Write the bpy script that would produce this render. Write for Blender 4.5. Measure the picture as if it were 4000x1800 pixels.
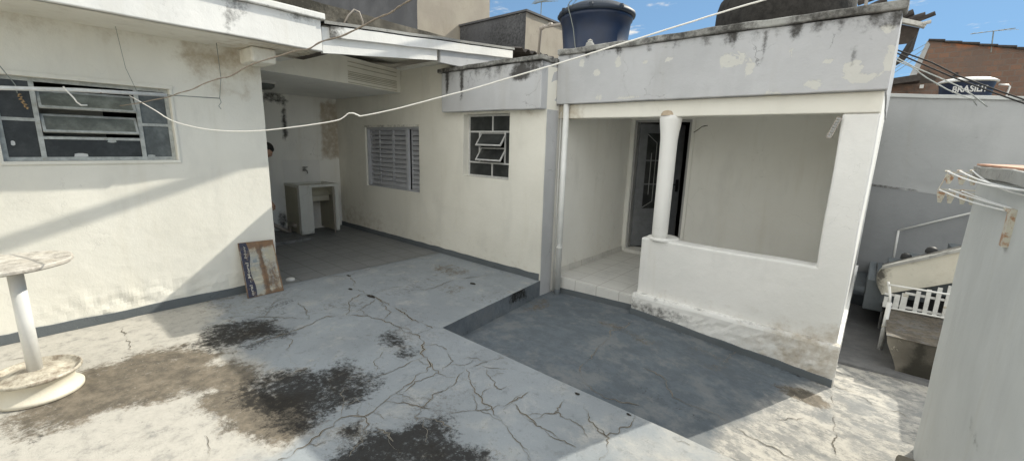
import bpy, bmesh, math, random
from mathutils import Vector, Matrix, noise
random.seed(7)
S = bpy.context.scene
for o in list(bpy.data.objects): bpy.data.objects.remove(o)

# ------------------------------------------------------------------ camera
cam = bpy.data.cameras.new('camera'); co = bpy.data.objects.new('camera', cam); S.collection.objects.link(co)
RX = Vector((0.75727, 0.65254, 0.02722)); RY = -Vector((0.1502, -0.13345, -0.97961)); RZ = -Vector((-0.6356, 0.74591, -0.19907))
m = Matrix.Identity(4)
for i in range(3): m[i][0] = RX[i]; m[i][1] = RY[i]; m[i][2] = RZ[i]
m.translation = Vector((0, 0, 1.7))
co.matrix_world = m
cam.sensor_width = 36; cam.lens = 14.921; cam.clip_start = 0.02; cam.clip_end = 800
S.camera = co
S.render.resolution_x = 1024; S.render.resolution_y = 460

# ------------------------------------------------------------------ light
SA, SM = 0.385, 0.80                      # direction to the sun: (SA, 1, SM)
sd = Vector((SA, 1, SM)).normalized()
elev = math.asin(sd.z); azi = math.atan2(sd.x, sd.y)
sun = bpy.data.lights.new('sun', 'SUN'); so = bpy.data.objects.new('sun', sun); S.collection.objects.link(so)
so.rotation_euler = sd.to_track_quat('Z', 'Y').to_euler(); so.location = (5, 20, 15)
sun.energy = 3.0; sun.angle = math.radians(0.42); sun.color = (1.0, 0.96, 0.90)
w = bpy.data.worlds.new('World'); S.world = w; w.use_nodes = True
nt = w.node_tree; nt.nodes.clear()
N = nt.nodes.new; LK = nt.links.new
out = N('ShaderNodeOutputWorld'); bg = N('ShaderNodeBackground'); sky = N('ShaderNodeTexSky')
sky.sky_type = 'NISHITA'; sky.sun_disc = False; sky.sun_elevation = elev; sky.sun_rotation = azi
sky.air_density = 1.0; sky.dust_density = 0.4; sky.ozone_density = 1.0; sky.altitude = 700
bg.inputs[1].default_value = 0.15
# a few small cumulus clouds
tc = N('ShaderNodeTexCoord'); sep = N('ShaderNodeSeparateXYZ'); LK(tc.outputs['Generated'], sep.inputs[0])
zz = N('ShaderNodeMath'); zz.operation = 'MAXIMUM'; zz.inputs[1].default_value = 0.04; LK(sep.outputs[2], zz.inputs[0])
dx = N('ShaderNodeMath'); dx.operation = 'DIVIDE'; LK(sep.outputs[0], dx.inputs[0]); LK(zz.outputs[0], dx.inputs[1])
dy = N('ShaderNodeMath'); dy.operation = 'DIVIDE'; LK(sep.outputs[1], dy.inputs[0]); LK(zz.outputs[0], dy.inputs[1])
cmb = N('ShaderNodeCombineXYZ'); LK(dx.outputs[0], cmb.inputs[0]); LK(dy.outputs[0], cmb.inputs[1])
cn = N('ShaderNodeTexNoise'); cn.inputs['Scale'].default_value = 2.3; cn.inputs['Detail'].default_value = 9; cn.inputs['Roughness'].default_value = 0.6
LK(cmb.outputs[0], cn.inputs['Vector'])
cr = N('ShaderNodeMapRange'); cr.interpolation_type = 'SMOOTHSTEP'; cr.inputs[1].default_value = 0.59; cr.inputs[2].default_value = 0.72
LK(cn.outputs[0], cr.inputs[0])
cm = N('ShaderNodeMixRGB'); cm.inputs[2].default_value = (3.6, 3.6, 3.7, 1); 
# cumulus: only small ones low in the south where the yard looks, plus an unseen bright field added overhead and behind as fill light
def sm_(v, a, b, lo=0., hi=1.):
    n = N('ShaderNodeMapRange'); n.interpolation_type = 'SMOOTHSTEP'; n.inputs[1].default_value = a; n.inputs[2].default_value = b
    n.inputs[3].default_value = lo; n.inputs[4].default_value = hi; LK(v, n.inputs[0]); return n.outputs[0]
def ma(op, a, b):
    n = N('ShaderNodeMath'); n.operation = op
    for i, x in enumerate((a, b)):
        if isinstance(x, (int, float)): n.inputs[i].default_value = x
        else: LK(x, n.inputs[i])
    return n.outputs[0]
hi_ = sm_(sep.outputs[2], .50, .68); be_ = sm_(sep.outputs[1], .05, -.25)
field = ma('MAXIMUM', hi_, be_)
lowc = ma('MULTIPLY', cr.outputs[0], ma('SUBTRACT', 1.0, field))
n2 = N('ShaderNodeTexNoise'); n2.inputs['Scale'].default_value = 3.0; n2.inputs['Detail'].default_value = 6; LK(tc.outputs['Generated'], n2.inputs['Vector'])
bigc = ma('MULTIPLY', sm_(n2.outputs[0], .40, .52), field)
big = N('ShaderNodeMixRGB'); LK(bigc, big.inputs[0]); big.inputs[2].default_value = (8.0, 8.1, 8.3, 1)
LK(lowc, cm.inputs[0])
def vm(op, a, b):
    n = N('ShaderNodeVectorMath'); n.operation = op
    for i, x in enumerate((a, b)):
        if isinstance(x, tuple): n.inputs[i].default_value = x
        else: LK(x, n.inputs[i])
    return n.outputs[0]
# the glare round the sun is rolled off: c / (1 + c / k)
soft = vm('DIVIDE', sky.outputs[0], vm('ADD', vm('DIVIDE', sky.outputs[0], (1.35, 2.9, 5.8)), (1., 1., 1.)))
LK(soft, cm.inputs[1])
LK(cm.outputs[0], big.inputs[1]); LK(big.outputs[0], bg.inputs[0]); LK(bg.outputs[0], out.inputs[0])
S.view_settings.view_transform = 'Standard'; S.view_settings.look = 'None'; S.view_settings.gamma = 1
S.view_settings.exposure = 0.77
S.view_settings.use_white_balance = True; S.view_settings.white_balance_temperature = 6950; S.view_settings.white_balance_tint = 6
S.cycles.max_bounces = 12; S.cycles.diffuse_bounces = 8; S.cycles.sample_clamp_indirect = 8
S.view_settings.use_curve_mapping = False

# ------------------------------------------------------------------ node helpers
def newmat(name):
    mt = bpy.data.materials.new(name); mt.use_nodes = True
    t = mt.node_tree; b = t.nodes['Principled BSDF']
    return mt, t, b
def node(t, kind, **kw):
    n = t.nodes.new(kind)
    for k, v in kw.items(): setattr(n, k, v)
    return n
def pos(t): 
    for n in t.nodes:
        if n.bl_idname == 'ShaderNodeNewGeometry': return n.outputs['Position']
    return node(t, 'ShaderNodeNewGeometry').outputs['Position']
def noi(t, scale, detail=6, rough=.6, vec=None, stretch=None, dist=0.0):
    n = node(t, 'ShaderNodeTexNoise'); n.inputs['Scale'].default_value = scale; n.inputs['Detail'].default_value = detail
    n.inputs['Roughness'].default_value = rough; n.inputs['Distortion'].default_value = dist
    v = vec or pos(t)
    if stretch:
        mp = node(t, 'ShaderNodeMapping'); mp.inputs['Scale'].default_value = stretch; t.links.new(v, mp.inputs[0]); v = mp.outputs[0]
    t.links.new(v, n.inputs['Vector']); return n.outputs[0]
def ramp(t, v, a, b, lo=0., hi=1.):
    n = node(t, 'ShaderNodeMapRange'); n.interpolation_type = 'SMOOTHSTEP'
    n.inputs[1].default_value = a; n.inputs[2].default_value = b; n.inputs[3].default_value = lo; n.inputs[4].default_value = hi
    t.links.new(v, n.inputs[0]); return n.outputs[0]
def math_(t, op, a, b=None):
    n = node(t, 'ShaderNodeMath', operation=op)
    for i, x in enumerate((a, b)):
        if x is None: continue
        if isinstance(x, (int, float)): n.inputs[i].default_value = x
        else: t.links.new(x, n.inputs[i])
    return n.outputs[0]
def mix(t, f, a, b):
    n = node(t, 'ShaderNodeMixRGB')
    for i, x in enumerate((f, a, b)):
        if isinstance(x, (int, float)): n.inputs[i].default_value = x
        elif isinstance(x, tuple): n.inputs[i].default_value = (*x[:3], 1)
        else: t.links.new(x, n.inputs[i])
    return n.outputs[0]
def bump(t, b, h, strength=.3, dist=.01, prev=None):
    n = node(t, 'ShaderNodeBump'); n.inputs['Strength'].default_value = strength; n.inputs['Distance'].default_value = dist
    t.links.new(h, n.inputs['Height'])
    if prev: t.links.new(prev, n.inputs['Normal'])
    t.links.new(n.outputs[0], b.inputs['Normal']); return n.outputs[0]
def attr(t):
    n = node(t, 'ShaderNodeAttribute'); n.attribute_name = 'paint'
    s = node(t, 'ShaderNodeSeparateColor'); t.links.new(n.outputs['Color'], s.inputs[0]); return s.outputs

# painted plaster: tone variation, hairline cracks, mould (r), brown damp (g), peeling to another coat (b)
def plaster(name, base, tone=None, mould=(.045, .042, .038), damp=(.33, .25, .15), under=(.72, .66, .53), crack=.5, bumpy=.35, rough=.85, speck=.25, var=1.0, wavy=0):
    mt, t, b = newmat(name)
    tone = tone or tuple(c * f for c, f in zip(base, (.90, .895, .88)))
    n1 = noi(t, 1.1, 4, .55); n2 = noi(t, 9, 8, .68); n3 = noi(t, 55, 4, .6); n4 = noi(t, 3.2, 7, .6, stretch=(1, 1, .35))
    c = mix(t, math_(t, 'MULTIPLY', ramp(t, n1, .35, .65), var), base, tone)
    c = mix(t, ramp(t, n4, .50, .72, 0, .30*var), c, tuple(x * .74 for x in base))
    c = mix(t, ramp(t, noi(t, 2.2, 7, .65, stretch=(2.6, 2.6, .28)), .52, .74, 0, .22*var), c, tuple(x * f for x, f in zip(base, (.74, .70, .62))))
    sp = math_(t, 'MULTIPLY', ramp(t, n3, .66, .75, 0, speck), ramp(t, n2, .5, .62))
    c = mix(t, sp, c, tuple(x * .4 for x in base))
    A = attr(t)
    g = ramp(t, math_(t, 'ADD', A[1], math_(t, 'MULTIPLY', math_(t, 'SUBTRACT', n2, .5), 1.1)), .25, .85, 0, .75)
    c = mix(t, g, c, damp)
    pe = ramp(t, math_(t, 'ADD', A[2], math_(t, 'MULTIPLY', math_(t, 'SUBTRACT', noi(t, 13, 8, .72, dist=1.2), .5), 2.6)), .62, .66)
    c = mix(t, pe, c, under)
    # hairline cracks
    vo = node(t, 'ShaderNodeTexVoronoi', feature='DISTANCE_TO_EDGE'); vo.inputs['Scale'].default_value = 2.1
    wob = node(t, 'ShaderNodeTexNoise'); wob.inputs['Scale'].default_value = 4.5; wob.inputs['Detail'].default_value = 6; t.links.new(pos(t), wob.inputs['Vector'])
    va = node(t, 'ShaderNodeVectorMath', operation='MULTIPLY_ADD'); va.inputs[1].default_value = (.45, .45, .45)
    t.links.new(wob.outputs['Color'], va.inputs[0]); t.links.new(pos(t), va.inputs[2]); t.links.new(va.outputs[0], vo.inputs['Vector'])
    ck = ramp(t, vo.outputs['Distance'], .0, .007, 1, 0)
    ck = math_(t, 'MULTIPLY', ck, ramp(t, noi(t, 1.7, 3), .50, .62, 0, crack))
    c = mix(t, ck, c, tuple(x * .33 for x in base))
    mo = ramp(t, math_(t, 'ADD', A[0], math_(t, 'MULTIPLY', math_(t, 'SUBTRACT', noi(t, 13, 9, .75), .5), 1.5)), .35, .95, 0, .93)
    c = mix(t, mo, c, mould)
    t.links.new(c, b.inputs['Base Color']); b.inputs['Roughness'].default_value = rough
    b.inputs['Specular IOR Level'].default_value = .25
    h = math_(t, 'ADD', math_(t, 'MULTIPLY', n2, .7), math_(t, 'MULTIPLY', n3, .15))
    h = math_(t, 'ADD', h, math_(t, 'MULTIPLY', pe, -.35)); h = math_(t, 'ADD', h, math_(t, 'MULTIPLY', ck, -.6))
    h = math_(t, 'ADD', h, math_(t, 'MULTIPLY', n1, 2.0))
    bump(t, b, h, bumpy, .02)
    return mt
def simple(name, col, rough=.6, metal=0., var=.15, nsc=12, bmp=.1, rust=None, rustamt=.0, spec=.5):
    mt, t, b = newmat(name)
    n = noi(t, nsc, 6, .65); c = mix(t, ramp(t, n, .3, .7, 0, 1), col, tuple(x * (1 - var) for x in col))
    if rust:
        r = ramp(t, noi(t, nsc * .8, 8, .75, dist=.4), .62 - rustamt * .3, .72 - rustamt * .3, 0, .9); c = mix(t, r, c, rust)
    t.links.new(c, b.inputs['Base Color']); b.inputs['Roughness'].default_value = rough; b.inputs['Metallic'].default_value = metal
    b.inputs['Specular IOR Level'].default_value = spec
    if bmp: bump(t, b, noi(t, nsc * 5, 5, .6), bmp, .004)
    return mt

M = {}
M['cream'] = plaster('cream wall paint', (.78, .76, .69), tone=(.72, .70, .63), under=(.60, .56, .47), crack=.15)
M['blue'] = plaster('pale blue grey wall paint', (.50, .505, .515), tone=(.44, .445, .455), under=(.575, .57, .535), crack=.95, bumpy=.45, speck=.35)
M['white'] = plaster('white wall paint', (.79, .78, .755), tone=(.73, .725, .70), crack=.2, speck=.4)
M['porchwhite'] = plaster('porch wall paint', (.84, .835, .80), tone=(.80, .79, .75), crack=.25, bumpy=.25)
M['grey'] = plaster('grey rendered wall', (.44, .45, .455), tone=(.37, .38, .385), under=(.40, .41, .41), crack=.3, speck=.5, bumpy=.4)
M['coping'] = plaster('weathered coping', (.40, .40, .38), tone=(.27, .265, .25), under=(.55, .53, .48), crack=.2, bumpy=.8, speck=.6)
M['mossy'] = plaster('mossy old render', (.22, .20, .165), tone=(.075, .068, .056), under=(.36, .33, .27), mould=(.03, .028, .022), bumpy=.9, speck=.7, crack=.2)
M['skirting'] = plaster('dark grey skirting paint', (.135, .15, .16), tone=(.11, .125, .135), under=(.4, .4, .38), bumpy=.5)
M['bldgrey'] = plaster('dark building render', (.12, .12, .125), tone=(.09, .09, .095), mould=(.03, .03, .03), under=(.4, .38, .33), bumpy=.4)  # darker than the tan: shade of walls turned from the sun, put into colour
M['bldtan'] = plaster('tan building render', (.37, .33, .27), tone=(.33, .29, .24), mould=(.06, .05, .04), under=(.4, .38, .33), bumpy=.4)
M['ceiling'] = plaster('ceiling paint', (.80, .80, .77), tone=(.74, .74, .71), crack=.3)
M['alcove'] = plaster('alcove wall paint', (.84, .83, .79), tone=(.78, .77, .73), under=(.5, .48, .42), crack=.5)
M['whitemetal'] = simple('white enamel metal', (.72, .72, .70), .4, 0, .2, 15, .15, rust=(.28, .13, .06), rustamt=.05)
M['whitepvc'] = simple('white pvc pipe', (.74, .74, .72), .4, 0, .1, 6, .05)
M['winmetal'] = simple('chalky window frame paint', (.50, .52, .50), .6, 0, .35, 20, .4, rust=(.30, .27, .2), rustamt=.1)
M['winmetal2'] = simple('grey white window frame paint', (.58, .58, .57), .55, 0, .2, 20, .3)
M['shutter'] = simple('blue grey shutter paint', (.45, .46, .49), .5, 0, .12, 9, .15)
M['doormetal'] = simple('grey door paint', (.20, .21, .225), .45, 0, .2, 9, .1)
M['doorgrille'] = simple('pale grey grille paint', (.42, .43, .43), .45, 0, .2, 9, .1)
M['doorframe'] = simple('grey door frame paint', (.36, .36, .36), .5, 0, .15, 9, .1)
M['black'] = simple('black rubber', (.012, .012, .013), .6, 0, .1, 9, 0)
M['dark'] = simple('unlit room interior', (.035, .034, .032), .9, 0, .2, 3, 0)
M['roomgrey'] = simple('room wall paint', (.42, .41, .38), .8, 0, .2, 3, 0)
M['bluetank'] = simple('dark blue moulded plastic', (.006, .018, .052), .45, 0, .3, 5, .1)
M['lidtank'] = simple('pale tank lid', (.62, .62, .60), .5, 0, .15, 5, .1)
M['darklid'] = simple('weathered blue tank lid', (.012, .022, .04), .55, 0, .3, 5, .1)
M['greypipe'] = simple('grey plastic pipe', (.33, .29, .25), .5, 0, .1, 5, 0)
M['cord'] = simple('white cord', (.85, .83, .78), .7, 0, .08, 60, .1)
M['rope'] = simple('brown rope', (.30, .25, .20), .95, 0, .4, 90, .6)
M['wire'] = simple('grey wire', (.22, .24, .22), .5, 0, .1, 50, 0)
M['chrome'] = simple('worn chrome', (.35, .35, .34), .3, 1, .2, 40, 0)
M['gutter'] = simple('pale gutter paint', (.62, .60, .55), .5, 0, .3, 20, .1, rust=(.25, .13, .07), rustamt=.15)
M['tilebrown'] = simple('dark roof tile', (.07, .06, .055), .9, 0, .4, 14, .6)
M['darkwood'] = simple('old dark timber', (.07, .055, .045), .9, 0, .4, 14, .5)
M['skin'] = simple('skin', (.50, .30, .21), .55, 0, .08, 20, 0)
M['hair'] = simple('dark hair', (.012, .010, .009), .7, 0, .3, 80, .5)
M['shirt'] = simple('orange shirt cloth', (.55, .30, .17), .9, 0, .1, 20, .1)
M['trousers'] = simple('dark trousers', (.04, .045, .06), .9, 0, .1, 20, .1)
M['sinkconc'] = plaster('sink concrete', (.46, .44, .36), tone=(.36, .34, .27), bumpy=.4, speck=.5)
M['sinkwhite'] = plaster('sink white paint', (.66, .66, .62), tone=(.60, .60, .56), under=(.3, .3, .28), bumpy=.3)
M['plank'] = plaster('old stained stone top', (.60, .57, .51), tone=(.42, .39, .35), mould=(.12, .10, .085), crack=0, bumpy=.6, speck=.8)
M['terracotta'] = simple('salmon clay tile', (.55, .30, .20), .85, 0, .2, 9, .2)
M['rustplate'] = simple('rusty cream plate', (.58, .55, .46), .6, 0, .2, 18, .3, rust=(.33, .15, .06), rustamt=.45)

def glass(name, col, rough=.25, a=.9):
    mt, t, b = newmat(name)
    c = mix(t, ramp(t, noi(t, 6, 6, .7), .35, .75), col, tuple(x * 2.2 + .015 for x in col))
    t.links.new(c, b.inputs['Base Color']); b.inputs['Roughness'].default_value = rough; b.inputs['Specular IOR Level'].default_value = .5
    bump(t, b, noi(t, 60, 3), .12, .003)
    return mt
M['glassdark'] = glass('dusty dark window glass', (.020, .022, .022), .35)
M['glassgrey'] = glass('frosted grey window glass', (.12, .13, .115), .5)
M['glassblue'] = glass('frosted blue grey window glass', (.075, .083, .082), .4)
# ------------------------------------------------------------------ mesh helpers
class MB:
    def __init__(s): s.v = []; s.k = {}; s.f = []; s.uniq = False
    def p(s, x, y, z):
        k = (round(x, 4), round(y, 4), round(z, 4))
        if k in s.k: return s.k[k]
        s.k[k] = len(s.v); s.v.append((x, y, z)); return s.k[k]
    def face(s, *pts):
        ix = []
        for q in pts:
            i = s.p(*q)
            if i not in ix: ix.append(i)
        if len(ix) > 2: s.f.append(ix)
    def grid(s, o, u, v, seg, only=None):
        o, u, v = Vector(o), Vector(u), Vector(v)
        nu = max(1, int(math.ceil(u.length / seg - 1e-6))); nv = max(1, int(math.ceil(v.length / seg - 1e-6)))
        for i in range(nu):
            for j in range(nv):
                a = o + u * (i / nu) + v * (j / nv); b = o + u * ((i + 1) / nu) + v * (j / nv)
                c = o + u * ((i + 1) / nu) + v * ((j + 1) / nv); d = o + u * (i / nu) + v * ((j + 1) / nv)
                s.face(a, b, c, d)
    def box(s, lo, hi, seg=99):
        x0, y0, z0 = lo; x1, y1, z1 = hi; X, Y, Z = (x1 - x0, 0, 0), (0, y1 - y0, 0), (0, 0, z1 - z0)
        s.grid((x0, y0, z0), Y, X, seg); s.grid((x0, y0, z1), X, Y, seg)
        s.grid((x0, y0, z0), X, Z, seg); s.grid((x0, y1, z0), Z, X, seg)
        s.grid((x0, y0, z0), Z, Y, seg); s.grid((x1, y0, z0), Y, Z, seg)
        return s
    def obox(s, c, ax, ay, az):       # oriented box: centre and three half axes
        c, ax, ay, az = map(Vector, (c, ax, ay, az)); P = {}
        for i in (-1, 1):
            for j in (-1, 1):
                for k in (-1, 1): P[i, j, k] = c + ax * i + ay * j + az * k
        for q in (((-1,-1,-1),(-1,1,-1),(1,1,-1),(1,-1,-1)), ((-1,-1,1),(1,-1,1),(1,1,1),(-1,1,1)), ((-1,-1,-1),(1,-1,-1),(1,-1,1),(-1,-1,1)),
                  ((-1,1,-1),(-1,1,1),(1,1,1),(1,1,-1)), ((-1,-1,-1),(-1,-1,1),(-1,1,1),(-1,1,-1)), ((1,-1,-1),(1,1,-1),(1,1,1),(1,-1,1))):
            s.face(*[P[t] for t in q])
        return s
    def bar(s, a, b, wdt, hgt, up=(0, 0, 1)):
        a, b = Vector(a), Vector(b); d = (b - a); L = d.length / 2; d.normalize()
        sd_ = d.cross(Vector(up)).normalized(); u2 = sd_.cross(d)
        return s.obox((a + b) / 2, d * L, sd_ * wdt / 2, u2 * hgt / 2)
    def tube(s, pts, r, n=8, caps=True):
        pts = [Vector(q) for q in pts]; rings = []
        for i, q in enumerate(pts):
            d = (pts[min(i + 1, len(pts) - 1)] - pts[max(i - 1, 0)]).normalized()
            up = Vector((0, 0, 1)) if abs(d.z) < .9 else Vector((0, 1, 0))
            a = d.cross(up).normalized(); b = a.cross(d)
            rr = r[i] if isinstance(r, (list, tuple)) else r
            ring = []
            for k in range(n):
                t = 2 * math.pi * k / n; s.v.append(tuple(q + a * rr * math.cos(t) + b * rr * math.sin(t))); ring.append(len(s.v) - 1)
            rings.append(ring)
        for i in range(len(rings) - 1):
            for k in range(n): s.f.append([rings[i][k], rings[i][(k + 1) % n], rings[i + 1][(k + 1) % n], rings[i + 1][k]][::-1])
        if caps: s.f.append(rings[0]); s.f.append(rings[-1][::-1])
        return s
    def lathe(s, c, prof, n=32, sq=None, a0=0, a1=2 * math.pi):   # prof: (radius, z)
        c = Vector(c); rings = []; closed = abs(a1 - a0 - 2 * math.pi) < 1e-6
        m_ = n if closed else n + 1
        for r, z in prof:
            ring = []
            for k in range(m_):
                t = a0 + (a1 - a0) * k / n; s.v.append((c.x + r * math.cos(t), c.y + r * math.sin(t), c.z + z)); ring.append(len(s.v) - 1)
            rings.append(ring)
        for i in range(len(rings) - 1):
            for k in range(n):
                k2 = (k + 1) % m_
                s.f.append([rings[i][k], rings[i][k2], rings[i + 1][k2], rings[i + 1][k]])
        return s
    def build(s, name, mat, parent=None, wob=0., paint=None, bevel=0., smooth=False, fn=None, solid=0., wscale=2.2):
        vs = []
        for q in s.v:
            x = Vector(q)
            if fn: x = Vector(fn(x))
            if wob: 
                x = x + noise.noise_vector(x * wscale) * wob + noise.noise_vector(x * 9) * wob * .35
            vs.append(x)
        me = bpy.data.meshes.new(name)
        off = Vector(parent.matrix_basis.translation) if parent else Vector((0, 0, 0))
        if parent and parent.parent: off = off + Vector(parent.parent.matrix_basis.translation)
        me.from_pydata([tuple(x - off) for x in vs], [], s.f); me.update()
        bm = bmesh.new(); bm.from_mesh(me); bmesh.ops.recalc_face_normals(bm, faces=bm.faces); bm.to_mesh(me); bm.free()
        o = bpy.data.objects.new(name, me); S.collection.objects.link(o)
        if mat: me.materials.append(mat)
        if parent: o.parent = parent
        if paint:
            ca = me.color_attributes.new('paint', 'FLOAT_COLOR', 'POINT')
            for i, x in enumerate(vs):
                r = paint(x); ca.data[i].color = (r[0], r[1], r[2], 1)
        if smooth:
            for p_ in me.polygons: p_.use_smooth = True
        if solid:
            md = o.modifiers.new('solid', 'SOLIDIFY'); md.thickness = solid; md.offset = 0
        if bevel:
            md = o.modifiers.new('bevel', 'BEVEL'); md.width = bevel; md.segments = 2; md.limit_method = 'ANGLE'; md.angle_limit = math.radians(50)
            md.harden_normals = False
        return o
def sm(a, b, x):
    t = max(0., min(1., (x - a) / (b - a))) if a != b else float(x > a)
    return t * t * (3 - 2 * t)
def nz(v, s=1., o=0.): return noise.noise(Vector((v[0] * s + o, v[1] * s, v[2] * s + o * .7)))
def blob(v, c, r):                   # soft ellipsoid weight 1 inside .. 0 outside
    d = math.sqrt(sum(((v[i] - c[i]) / r[i]) ** 2 for i in range(3))); return 1 - sm(.6, 1.15, d + .25 * nz(v, 5))
def holed(mb, axis, c0, c1, u0, u1, z0, z1, holes, seg=.15, zf=None):
    """wall slab: axis 'x' or 'y' = normal, from c0 (face) to c1 (back); holes (u0,u1,z0,z1)"""
    us = {u0, u1}; zs = {z0, z1}
    for h in holes: us |= {max(u0, h[0]), min(u1, h[1])}; zs |= {max(z0, h[2]), min(z1, h[3])}
    def fill(a):
        a = sorted(a); r = []
        for i in range(len(a) - 1):
            n = max(1, int(math.ceil((a[i + 1] - a[i]) / seg))); r += [a[i] + (a[i + 1] - a[i]) * k / n for k in range(n)]
        return r + [a[-1]]
    U = fill(us); Z = fill(zs)
    def solid(i, j):
        if i < 0 or j < 0 or i >= len(U) - 1 or j >= len(Z) - 1: return False
        u = (U[i] + U[i + 1]) / 2; z = (Z[j] + Z[j + 1]) / 2
        return not any(h[0] < u < h[1] and h[2] < z < h[3] for h in holes)
    P = (lambda u, c, z: (c, u, z)) if axis == 'x' else (lambda u, c, z: (u, c, z))
    for i in range(len(U) - 1):
        for j in range(len(Z) - 1):
            if not solid(i, j): continue
            a, b, e, f = U[i], U[i + 1], Z[j], Z[j + 1]
            mb.face(P(a, c0, e), P(b, c0, e), P(b, c0, f), P(a, c0, f)); mb.face(P(a, c1, e), P(a, c1, f), P(b, c1, f), P(b, c1, e))
            if not solid(i - 1, j): mb.face(P(a, c0, e), P(a, c0, f), P(a, c1, f), P(a, c1, e))
            if not solid(i + 1, j): mb.face(P(b, c0, e), P(b, c1, e), P(b, c1, f), P(b, c0, f))
            if not solid(i, j - 1): mb.face(P(a, c0, e), P(a, c1, e), P(b, c1, e), P(b, c0, e))
            if not solid(i, j + 1): mb.face(P(a, c0, f), P(b, c0, f), P(b, c1, f), P(a, c1, f))
    return mb
def thing(name, label, cat, loc=(0, 0, 0), group=None):
    o = bpy.data.objects.new(name, None); S.collection.objects.link(o); o.location = loc; o.empty_display_size = .2
    o['label'] = label; o['category'] = cat
    if group: o['group'] = group
    return o
def tag(o, label, cat, group=None):
    o['label'] = label; o['category'] = cat
    if group: o['group'] = group
    return o
def struct(o): o['kind'] = 'structure'; return o
def inside(poly, x, y):
    r = False; n = len(poly); j = n - 1
    for i in range(n):
        xi, yi = poly[i]; xj, yj = poly[j]
        if (yi > y) != (yj > y) and x < (xj - xi) * (y - yi) / (yj - yi) + xi: r = not r
        j = i
    return r
def pdist(poly, x, y):
    d = 9e9; n = len(poly)
    for i in range(n):
        ax, ay = poly[i]; bx, by = poly[(i + 1) % n]; L = (bx - ax) ** 2 + (by - ay) ** 2
        t = 0 if L == 0 else max(0, min(1, ((x - ax) * (bx - ax) + (y - ay) * (by - ay)) / L))
        d = min(d, math.hypot(x - ax - t * (bx - ax), y - ay - t * (by - ay)))
    return d
def pw(polys, x, y, soft=.12):       # soft membership of a painted patch
    w_ = 0
    for p_ in polys:
        cx = sum(q[0] for q in p_) / len(p_); cy = sum(q[1] for q in p_) / len(p_)
        if abs(x - cx) > 1.4 or abs(y - cy) > 1.4: continue
        d = pdist(p_, x, y); s = -d if inside(p_, x, y) else d
        w_ = max(w_, 1 - sm(-soft, soft, s))
    return w_
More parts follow.
